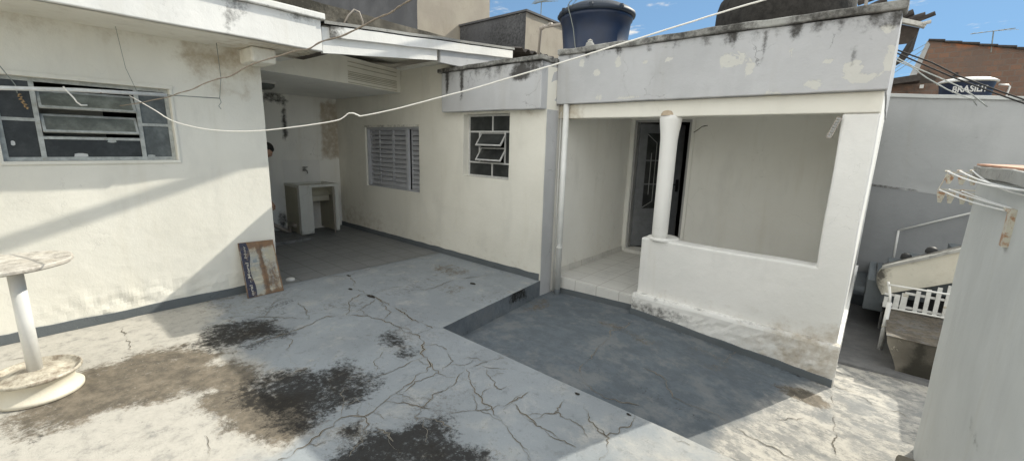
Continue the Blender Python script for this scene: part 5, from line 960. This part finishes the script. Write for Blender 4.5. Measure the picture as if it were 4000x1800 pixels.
q = MB(); q.box((.2, 16.3, -.5), (3.6, 18.6, 2.595), 1); tag(q.build('tank_platform', M['bldtan'], None, paint=lambda v: (0, 0, 0)), 'flat roofed block carrying the lettered water tank behind the back wall', 'building')
q = MB(); q.tube([(2.02, 17.2, 3.58), (2.2, 17.2, 3.56), (2.23, 17.2, 3.52), (2.14, 17.2, 2.6)], .022, 8); tag(q.build('tank_pipe', M['whitepvc'], None, smooth=True), 'white pipe bent down on the right side of the lettered tank', 'pipe')

# tiled roof corner showing past the right end of the porch parapet
tr = thing('tiled_roof_corner', 'dark tiled eave with pale gutter end past the right end of the parapet', 'roof', (0, 8.2, 3.3))
q = MB(); q.bar((-.6, 8.0, 3.66), (.165, 8.0, 3.355), .12, .05); q.build('gutter', M['gutter'], tr, wob=.004)
q = MB(); q.tube([(.13, 7.93, 3.372), (.21, 7.93, 3.385)], .022, 8); q.build('gutter_outlet', M['gutter'], tr)
for k, (x, z) in enumerate(((-.5, 3.78), (-.36, 3.70), (-.2, 3.60), (-.06, 3.50), (.06, 3.47), (.15, 3.45))):
    q = MB(); q.tube([(x - .09, 8.0, z - .02), (x + .085, 7.99, z + (.045 if k % 2 else .02))], .040 if k < 5 else .028, 9); q.build('roof_tile', M['tilebrown'], tr, wob=.004)
q = MB(); q.face((-.6, 8.03, 3.62), (.11, 8.03, 3.34), (.085, 8.03, 3.24), (.02, 8.03, 3.16), (-.6, 8.03, 3.14)); q.face((.11, 8.03, 3.34), (.085, 8.03, 3.24), (.02, 10, 3.24), (.11, 10, 3.4)); q.face((.085, 8.03, 3.24), (.02, 8.03, 3.16), (-.1, 10, 3.16), (.02, 10, 3.24)); q.build('eave_boards', M['darkwood'], tr, solid=.01)
q = MB(); q.tube([(-.47, 7.6, 2.66), (-.47, 7.6, 3.8)], .02, 8); tag(q.build('roof_vent_pipe', M['greypipe'], None), 'short grey vent pipe standing on the roof near the right end of the porch parapet', 'pipe')

# ------------------------------------------------------------------ cords and wires
q = MB(); q.tube(WHITE_S, [.0038 - .0006 * k / (len(WHITE_S) - 1) for k in range(len(WHITE_S))], 8)
tag(q.build('clothesline', M['cord'], None, smooth=True), 'long sagging white clothesline with one kink crossing the whole yard', 'clothesline')
q = MB(); q.tube(BROWN_S, [.0036 + .0007 * math.sin(k * 1.7) for k in range(len(BROWN_S))], 7)
tag(q.build('old_rope', M['rope'], None, smooth=True), 'thin frayed brown rope running from the left window up past the roof slab corner', 'rope')
def wire(pts, r, m_, label, nm):
    q = MB(); P = []
    for a, b in zip(pts, pts[1:]): P += [Vector(a).lerp(Vector(b), k / 4) for k in range(4)]
    P.append(Vector(pts[-1])); q.tube(P, r, 6); tag(q.build(nm, m_, None, smooth=True), label, 'cable', 'cables by the porch parapet end')
wire([(-.25, 8, 3.28), (-0.094, 8.0, 3.098), (0.3, 8.0, 2.89), (0.564, 8.0, 2.711), (0.951, 8.0, 2.502), (1.35, 8.0, 2.30)], .010, M['black'], 'upper black cable running from the porch parapet end down across the brick gable', 'black_cable')
wire([(-.25, 8.03, 3.22), (-0.088, 8.0, 3.058), (0.204, 8.0, 2.884), (0.521, 8.0, 2.693), (0.912, 8.0, 2.483), (1.35, 8.0, 2.26)], .010, M['black'], 'lower black cable running just under the other one across the brick gable', 'black_cable')
wire([(-.2, 8.06, 3.05), (-0.072, 8.0, 2.959), (0.109, 8.0, 2.854), (0.282, 8.0, 2.701), (0.499, 8.0, 2.543), (0.652, 8.0, 2.456), (0.75, 8.0, 2.411), (.85, 8.55, 2.38)], .008, M['winmetal'], 'lower pale cable sagging in front of the lettered tank', 'pale_cable')
wire([(-.2, 8.1, 3.08), (-0.079, 8.0, 3.002), (0.134, 8.0, 2.851), (0.377, 8.0, 2.71), (0.585, 8.0, 2.585), (0.741, 8.0, 2.461), (.95, 8.55, 2.36)], .008, M['winmetal'], 'upper pale cable sagging in front of the lettered tank', 'pale_cable')
for k, (a, b) in enumerate((((-0.9, 13.0, 3.2), (0.363, 13.0, 4.041)), ((-0.9, 13.0, 2.87), (0.341, 13.0, 3.931)), ((-0.9, 13.0, 2.75), (0.265, 13.0, 3.785)))):
    q = MB(); bb2 = Vector(b) + (Vector(b) - Vector(a)) * 3; q.tube([a, b, (bb2.x, 26 , 1.7 + (bb2.z - 1.7) * 1.2)] if False else [a, b], .006, 5)
    tag(q.build('service_wire', M['wire'], None), ('topmost', 'middle', 'lowest')[k] + ' of three thin wires rising against the sky to the brick gable', 'wire', 'thin wires left of the brick gable')
q = MB(); a = Vector((-3.54, 4.215, 4.225)); b = Vector((-3.23, 6.383, 5.341)); d_ = b - a  # unseen; stands in for whatever casts the slanting stripe on the left wall
q.tube([a - d_ * .4, a, b, b + d_ * 2.4], .042, 10); tag(q.build('shadow_stripe_cable', M['black'], None), 'unseen thick black cable added to cast a stripe on the left wall', 'cable')

# ------------------------------------------------------------------ things in the yard
# laundry sink
sk_ = thing('laundry_sink', 'old concrete laundry tub on a white painted stand in the alcove corner', 'sink', (-7.8, 3.5, .04))
X1, X2, Y1, Y2 = -8.098, -7.5, 3.14, 3.84
for ya, yb in ((Y1, Y1 + .22), (Y2 - .07, Y2)):
  q = MB(); q.box((X2 - .09, ya, .04), (X2, yb, .86), .06); q.build('stand_front', M['sinkwhite'], sk_, wob=.004, paint=lambda v: (.6 * sm(.2, .05, v.z), 0, .25 * sm(.6, .1, v.z) ), bevel=.004)
for ya, yb in ((Y1, Y1 + .07), (Y2 - .07, Y2)):
  q = MB(); q.box((X1, ya, .04), (X2 - .091, yb, .86), .08); q.build('stand_side', M['sinkconc'], sk_, wob=.004, paint=lambda v: (.35 * sm(.5, .1, v.z), .1, 0))
q = MB(); t0, t1 = .862, .905; e = .055
for (a, b) in (((X1, Y1 - .01), (X2 + .015, Y1 + e)), ((X1, Y2 - e), (X2 + .015, Y2 + .01)), ((X2 - e, Y1 + e), (X2 + .015, Y2 - e)), ((X1, Y1 + e), (X1 + .05, Y2 - e))): q.box((*a, t0), (*b, t1), .08)
q.build('tub_rim', M['sinkwhite'], sk_, wob=.004, paint=lambda v: (.2, .1, 0), bevel=.008)
q = MB(); q.grid((X1 + .05, Y1 + e, .80), (.44, 0, 0), (0, Y2 - Y1 - 2 * e, 0), .1); q.grid((X1 + .05, Y1 + e, .66), (0, 0, .21), (0, Y2 - Y1 - 2 * e, 0), .1); q.grid((X1 + .05, Y1 + e, .66), (.49, 0, 0), (0, 0, .21), .1); q.grid((X1 + .05, Y2 - e, .66), (.49, 0, 0), (0, 0, .21), .1); q.box((X2 - .36, Y1 + .24, .60), (X2 - .12, Y2 - .12, .79), .1)
q.build('tub_basin', M['sinkconc'], sk_, wob=.004, paint=lambda v: (.25, 0, 0), fn=lambda v: (v.x, v.y, v.z - .1 * sm(-7.9, -7.6, v.x) * (v.z > .79 and v.z < .81)))
q = MB(); c_ = Vector((X2 + .01, Y2 - .09, .44)); dv = Vector((.86, -.5, 0)).normalized(); q.obox(c_ + dv * .11, dv * .11, Vector((-dv.y, dv.x, 0)) * .006, (0, 0, .40)); q.build('stand_door', M['greypipe'], sk_, wob=.004)
q = MB(); q.box((X1 - .001, 3.14, .905), (X1 + .006, 3.80, 1.31), .1); q.build('splash_panel', M['white'], sk_, wob=.002, paint=lambda v: (0, .1, 0))
tp = thing('wall_tap', 'small chrome tap on the white panel above the laundry sink', 'tap', (-8.09, 3.5, 1.13))
q = MB(); q.tube([(-8.09, 3.5, 1.13), (-7.99, 3.5, 1.125), (-7.955, 3.5, 1.115), (-7.945, 3.5, 1.07)], .013, 10); q.build('spout', M['chrome'], tp, smooth=True)
q = MB(); q.tube([(-8.03, 3.5, 1.13), (-8.03, 3.5, 1.175)], .012, 10); q.lathe((-8.09, 3.5, 1.13), [(0, 0)], 3) if False else None; q.tube([(-8.03, 3.455, 1.18), (-8.03, 3.545, 1.18)], .009, 8); q.tube([(-8.085, 3.5, 1.13), (-8.07, 3.5, 1.13)], .026, 14); q.build('handle', M['chrome'], tp)
q = MB(); q.tube([(-8.0, 2.42, .50), (-7.85, 2.95, .12), (-7.80, 3.06, .06)], .034, 12); q.tube([(-7.80, 3.06, -.0), (-7.80, 3.06, .16), (-7.76, 3.10, .19), (-7.70, 3.14, .17)], .036, 12)
tag(q.build('drain_pipe', M['greypipe'], None, smooth=True), 'fat pale waste pipe sloping down to an open elbow beside the laundry sink', 'pipe')
q = MB(); q.box((-8.1, 1.86, -.02), (-7.16, 3.135, .05), .1); struct(q.build('alcove_step', M['tiledark'], None, wob=.004, paint=lambda v: (.45, 0, 0), bevel=.008))
cl_ = thing('ceiling_lamp', 'round pale ceiling lamp half hidden behind the left wall corner in the alcove', 'lamp', (-6.62, 2.40, 2.45))
q = MB(); q.lathe((-6.62, 2.40, 2.45), [(.0, -.03), (.15, -.03), (.155, -.012), (.155, 0)], 28); q.build('lamp_base', M['lidtank'], cl_, smooth=False)
q = MB(); q.lathe((-6.62, 2.40, 2.45), [(.14, -.03), (.13, -.07), (.09, -.10), (.0, -.115)], 28); q.build('lamp_globe', simple('smoked glass', (.10, .11, .10), .25, 0, .1, 4, 0), cl_, smooth=True)

# table made from a wheel rim, a pipe and a stone top
tb = thing('wheel_rim_table', 'white pedestal table with stained top and an old wheel rim as its base', 'table', (-3.97, -.07, 0))
TXX, TYY = -4.00, -.085
q = MB(); q.lathe((TXX, TYY, 0), [(r * .9, z) for r, z in ((.226, .002), (.234, .006), (.236, .018), (.236, .028), (.224, .034), (.20, .055), (.192, .080), (.197, .105), (.215, .128), (.228, .138), (.240, .144), (.243, .157), (.236, .166), (.228, .160), (.212, .148), (.198, .14), (.17, .146), (.11, .165), (.06, .172), (.0, .172))], 64)
q.build('wheel_rim', plaster('chipped cream enamel', (.66, .62, .52), tone=(.60, .56, .47), mould=(.14, .10, .07), damp=(.30, .18, .09), crack=.6, bumpy=.3, speck=.6, rough=.5), tb, smooth=True, wob=.003, paint=lambda v: (.62 * (v.z > .138) + .4 * sm(.012, .0, v.z), .25 * sm(.03, .0, v.z) + .25 * (v.z > .14), 0))
q = MB(); q.tube([(TXX, TYY, .16), (TXX, TYY, .87)], .037, 28); q.build('pipe_stem', M['whitepvc'], tb, smooth=True)
q = MB(); nA = 48; ring_t = []; 
def rr(t): return .335 * (1 + .02 * math.sin(3 * t + 1) + .012 * math.sin(7 * t))
for ra, z0 in ((1, .873), (1, .898)):
    pass
for k in range(nA):
    a0 = 2 * math.pi * k / nA; a1 = 2 * math.pi * (k + 1) / nA
    P = lambda t, f, z: (TXX - .03 + rr(t) * f * math.cos(t) * .86, TYY - .06 + rr(t) * f * math.sin(t), z)
    for f0, f1 in ((0, .35), (.35, .7), (.7, .97)):
        q.face(P(a0, f0, .898), P(a0, f1, .898), P(a1, f1, .898), P(a1, f0, .898)); q.face(P(a0, f0, .868), P(a0, f1, .868), P(a1, f1, .868), P(a1, f0, .868))
    q.face(P(a0, .97, .898), P(a0, 1, .89), P(a1, 1, .89), P(a1, .97, .898)); q.face(P(a0, 1, .89), P(a0, 1, .876), P(a1, 1, .876), P(a1, 1, .89)); q.face(P(a0, 1, .876), P(a0, .97, .868), P(a1, .97, .868), P(a1, 1, .876))
q.build('stone_top', M['plank'], tb, wob=.008, paint=lambda v: (.50, .3, 0))

# rusty sign leaning on the corner of the left house
mt, t, b = newmat('rusty painted sheet steel')
n_ = noi(t, 5, 9, .75, dist=.5); n2_ = noi(t, 9, 9, .8, stretch=(1, 1, .45)); hz = noi(t, 14, 6, .6, stretch=(.3, .3, 1.6))
A = attr(t)
c = mix(t, ramp(t, n_, .35, .65), (.40, .36, .27), (.30, .32, .31)); c = mix(t, ramp(t, hz, .55, .62, 0, .6), c, (.55, .50, .38))
c = mix(t, ramp(t, math_(t, 'ADD', math_(t, 'MULTIPLY', A[0], .75), n2_), .50, .70, 0, .9), c, mix(t, ramp(t, n_, .4, .6), (.19, .095, .04), (.10, .055, .03))); c = mix(t, ramp(t, math_(t, 'ADD', A[1], n_), .72, .82, 0, .9), c, (.09, .04, .02))
c = mix(t, ramp(t, math_(t, 'ADD', A[2], math_(t, 'MULTIPLY', n2_, .6)), .72, .85, 0, .8), c, (.13, .18, .23))
t.links.new(c, b.inputs['Base Color']); b.inputs['Roughness'].default_value = .6; bump(t, b, n2_, .4, .005); M['rustsign'] = mt
sg = thing('rusty_sign', 'rusty cream metal sign with a dark blue lettered band leaning on the left wall corner', 'sign', (-4.93, 1.63, 0))
BL = Vector((-4.925, 1.447, .004)); BR = Vector((-4.925, 1.815, .004)); TL = Vector((-5.125, 1.462, .575)); TR = Vector((-5.125, 1.815, .562))
sn = (BR - BL).cross(TL - BL).normalized(); sn = sn if sn.x > 0 else -sn
def SP(u, v, n=0.): return BL.lerp(BR, u).lerp(TL.lerp(TR, u), v) + sn * n
q = MB(); NU, NV = 18, 26
def dent(u, v): return .004 * noise.noise(Vector((u * 4, v * 6, 1))) + (.004 if abs(u - .55) < .03 else 0)
for i in range(NU):
    for j in range(NV): q.face(*[SP(a / NU, b / NV, dent(a / NU, b / NV)) for a, b in ((i, j), (i + 1, j), (i + 1, j + 1), (i, j + 1))])
def paint_s(v):
    u = (v.y - 1.45) / .365; w_ = v.z / .57
    e = max(sm(.06, 0, u), sm(.94, 1, u), sm(.07, 0, w_), sm(.93, 1, w_)); mid = sm(.10, .02, abs(u - .56)); br_ = .35 * sm(.45, .6, u)
    return min(1, .35 * e + .33 * mid + .35 * br_ * sm(.7, .2, w_) + .35 * sm(.82, .95, w_)), .12 * e + .18 * blob(v, (-5, 1.66, .2), (.3, .03, .05)), max(.5 * blob(v, (-5, 1.60, .37), (.3, .06, .04)), .45 * blob(v, (-4.95, 1.65, .10), (.3, .03, .05)), .3 * blob(v, (-5.05, 1.68, .46), (.3, .06, .05)))
so_ = q.build('sheet', M['rustsign'], sg, paint=paint_s, solid=.003)
def wv(v): return .235 + .035 * math.sin(v * 9.5 + .3)
q = MB()
for j in range(30):
    a, b_ = j / 30, (j + 1) / 30
    for i in range(3): q.face(*[SP(.03 + (wv(vv) - .03) * uu, .01 + .98 * vv, .0055 + dent(.1, vv)) for uu, vv in ((i / 3, a), ((i + 1) / 3, a), ((i + 1) / 3, b_), (i / 3, b_))])
q.build('printed_band', simple('faded navy print', (.035, .038, .07), .6, 0, .3, 20, .1, rust=(.17, .13, .10), rustamt=.35), sg)
cu_ = bpy.data.curves.new('lettering', 'FONT'); cu_.body = 'oral - Moral  Nov'; cu_.size = .05; cu_.extrude = .0005; cu_.offset = .0012
to = bpy.data.objects.new('tmp_text', cu_); S.collection.objects.link(to); bpy.context.view_layer.update()
dg = bpy.context.evaluated_depsgraph_get(); me = bpy.data.meshes.new_from_object(to.evaluated_get(dg)); bpy.data.objects.remove(to); wx = max(v.co.x for v in me.vertices)
for v in me.vertices:
    vv = .03 + v.co.x / wx * .90; uu = .175 - v.co.y / .05 * .10; p_ = SP(uu, vv, .0095 + v.co.z); v.co = p_ - Vector((-4.93, 1.63, 0))
me.materials.clear(); me.materials.append(simple('worn white print', (.55, .52, .45), .6, 0, .5, 30, 0, rust=(.2, .13, .09), rustamt=.3)); lo3 = bpy.data.objects.new('lettering', me); S.collection.objects.link(lo3); lo3.parent = sg
q = MB(); q.lathe((-5.25, 2.02, .02), [(.05, -.015), (.052, -.005), (.045, .004), (.02, .010), (0, .012)], 18); tag(q.build('pale_disc', M['lidtank'], None, smooth=True), 'small pale disc lying flat on the dark alcove floor behind the rusty sign', 'disc')  # loose pale lid lying on the alcove floor

# ------------------------------------------------------------------ person bending at the sink, mostly behind the left wall corner
def person():
    J = {'pelvis': ((-7.0, 2.05, .92), .125), 'waist': ((-7.0, 2.10, 1.06), .115), 'chest': ((-7.0, 2.20, 1.24), .135), 'upch': ((-7.0, 2.27, 1.345), .10), 'neck': ((-7.0, 2.35, 1.41), .052), 'nk2': ((-7.0, 2.40, 1.455), .055),
         'hipL': ((-6.91, 2.05, .86), .088), 'kneL': ((-6.90, 2.12, .47), .060), 'ankL': ((-6.90, 2.04, .09), .040), 'toeL': ((-6.88, 2.20, .04), .034),
         'hipR': ((-7.09, 2.05, .86), .088), 'kneR': ((-7.10, 2.12, .50), .060), 'ankR': ((-7.10, 2.04, .13), .040), 'toeR': ((-7.10, 2.2, .09), .034),
         'shL': ((-6.83, 2.26, 1.31), .058), 'elL': ((-6.79, 2.30, 1.03), .041), 'wrL': ((-6.81, 2.40, .80), .028), 'paL': ((-6.81, 2.44, .72), .030),
         'shR': ((-7.17, 2.26, 1.31), .058), 'elR': ((-7.21, 2.30, 1.03), .041), 'wrR': ((-7.19, 2.40, .80), .028), 'paR': ((-7.19, 2.44, .72), .030)}
    E2 = [('pelvis', 'waist'), ('waist', 'chest'), ('chest', 'upch'), ('upch', 'neck'), ('neck', 'nk2'), ('pelvis', 'hipL'), ('hipL', 'kneL'), ('kneL', 'ankL'), ('ankL', 'toeL'), ('pelvis', 'hipR'), ('hipR', 'kneR'), ('kneR', 'ankR'), ('ankR', 'toeR'), ('upch', 'shL'), ('shL', 'elL'), ('elL', 'wrL'), ('wrL', 'paL'), ('upch', 'shR'), ('shR', 'elR'), ('elR', 'wrR'), ('wrR', 'paR')]
    for s, x0 in (('L', -6.81), ('R', -7.19)):
        sg_ = 1 if s == 'L' else -1
        for k, (dx_, ln) in enumerate(((-.026, .062), (-.009, .072), (.009, .068), (.026, .052))):
            J['f%s%da' % (s, k)] = ((x0, 2.45 + dx_, .68), .0095); J['f%s%db' % (s, k)] = ((x0 - sg_ * .008, 2.455 + dx_ * 1.1, .68 - ln * .55), .0085); J['f%s%dc' % (s, k)] = ((x0 - sg_ * .022, 2.455 + dx_ * 1.1, .68 - ln * .85), .0075)
            E2 += [('pa' + s, 'f%s%da' % (s, k)), ('f%s%da' % (s, k), 'f%s%db' % (s, k)), ('f%s%db' % (s, k), 'f%s%dc' % (s, k))]
        J['t%sa' % s] = ((x0 - sg_ * .01, 2.475, .71), .0105); J['t%sb' % s] = ((x0 - sg_ * .015, 2.495, .675), .009); E2 += [('pa' + s, 't%sa' % s), ('t%sa' % s, 't%sb' % s)]
    names = list(J); base = Vector((-7, 2.1, .05))
    me = bpy.data.meshes.new('person'); me.from_pydata([tuple(Vector(J[n][0]) - base) for n in names], [(names.index(a), names.index(b)) for a, b in E2], [])
    o = bpy.data.objects.new('person', me); S.collection.objects.link(o); o.location = base; me.materials.append(M['skin'])
    md = o.modifiers.new('skin', 'SKIN'); md.use_smooth_shade = True
    if not me.skin_vertices: me.skin_vertices.new() if hasattr(me.skin_vertices, 'new') else None
    for i, n in enumerate(names):
        r = J[n][1]; sv = me.skin_vertices[0].data[i]; sv.radius = (r * (1.35 if n in ('chest', 'waist', 'pelvis') else 1), r); sv.use_root = (n == 'pelvis')
    s2 = o.modifiers.new('sub', 'SUBSURF'); s2.levels = 2; s2.render_levels = 2
    tag(o, 'person with short dark hair bending over, mostly hidden by the left wall corner', 'person')
    hc = Vector((-7.0, 2.485, 1.505)); fw = Vector((0, .80, -.60)).normalized(); upv = Vector((0, .60, .80)); rt = Vector((1, 0, 0))
    def head(f, name, mat_, n=28, mm=18):
        q = MB()
        P = lambda i, j: f(math.pi * j / mm, 2 * math.pi * i / n)
        for i in range(n):
            for j in range(mm): q.face(P(i, j), P(i + 1, j), P(i + 1, j + 1), P(i, j + 1))
        q.build(name, mat_, o, smooth=True)
    def sk(th, ph, off=0.):
        a = math.sin(th) * math.cos(ph); b = math.sin(th) * math.sin(ph); c = math.cos(th)       # a right, b front, c up
        rx, ry, rz = .075, .096, .118
        if c < 0: ry *= 1 + .25 * c * (b < 0); rx *= 1 + .28 * c
        v = Vector((a * rx, b * ry, c * rz))
        nose = math.exp(-((a / .16) ** 2 + ((c + .12) / .22) ** 2)) * (b > 0) * .020
        brow = math.exp(-((c - .18) / .10) ** 2) * (b > .5) * .004; eye = -.006 * math.exp(-(((abs(a) - .38) / .14) ** 2 + ((c - .05) / .08) ** 2)) * (b > 0)
        chin = math.exp(-(((c + .85) / .15) ** 2 + (a / .4) ** 2)) * (b > 0) * .010; lips = .005 * math.exp(-(((c + .50) / .06) ** 2 + (a / .3) ** 2)) * (b > 0)
        v.y += nose + brow + eye + chin + lips + off * b; v.x += off * a; v.z += off * c
        return hc + rt * v.x + fw * v.y + upv * v.z
    head(lambda t_, p_: sk(t_, p_), 'head', M['skin'])
    def hair(th, ph):
        b = math.sin(th) * math.sin(ph); c = math.cos(th); cov = max(sm(-.1, .1, c - .35), sm(.15, -.15, b) * sm(-.55, -.3, c))
        return sk(th, ph, -.006 + .020 * cov + .004 * noise.noise(Vector((th * 5, ph * 4, 0))))
    head(hair, 'hair', M['hair'])
    for s_ in (-1, 1):
        q = MB(); q.lathe(hc + rt * .074 * s_, [(.0, -.028), (.010, -.024), (.014, 0), (.010, .024), (0, .028)], 10); q.build('ear', M['skin'], o, smooth=True)
        q = MB(); q.lathe(hc + rt * .029 * s_ + fw * .088 + upv * .006, [(.0, -.008), (.008, 0), (0, .008)], 8); q.build('eye', M['black'], o, smooth=True)
    q = MB(); q.lathe((0, 0, 0), [(.135, .0), (.15, .06), (.145, .14), (.15, .22), (.17, .32), (.155, .40), (.10, .45)], 28)
    q.build('shirt', M['shirt'], o, smooth=True, solid=.004, fn=lambda v: (-7.0 + v.x * 1.3, 2.05 + v.y * .92 + v.z * .50 - .01, .93 + v.z * .97))
    for s_ in (-1, 1):
        q = MB(); q.tube([(-7 + .09 * s_, 2.05, .93), (-7 + .09 * s_, 2.06, .80), (-7 + .10 * s_, 2.12, .50), (-7 + .10 * s_, 2.05, .14)], [.115, .105, .078, .062], 18, caps=False); q.build('trouser_leg', M['trousers'], o, smooth=True)
    q = MB(); q.lathe((-7.0, 2.05, .80), [(.10, 0), (.135, .05), (.142, .14), (.135, .17)], 24); q.build('trouser_seat', M['trousers'], o, smooth=True, fn=lambda v: (-7 + (v.x + 7) * 1.35, v.y, v.z))
person()

# unseen cream facade added behind the viewpoint to bounce warm fill light
nb = thing('fill_facade', 'unseen cream facade added behind the viewpoint to bounce light', 'house', (-2, -5, 0))
q = MB(); holed(q, 'y', -5, -5.2, -9, 5, -.5, 3.2, [(-6, -4.6, 1, 2.2), (-1, .2, -.4, 2.1), (2, 3.2, 1, 2.2)], .8); q.build('added_facade', M['cream'], nb, paint=lambda v: (0, 0, 0))
q = MB(); q.box((-9, -5.6, -.5), (5, -5.5, 3.2)); q.build('added_inner_wall', M['dark'], nb)
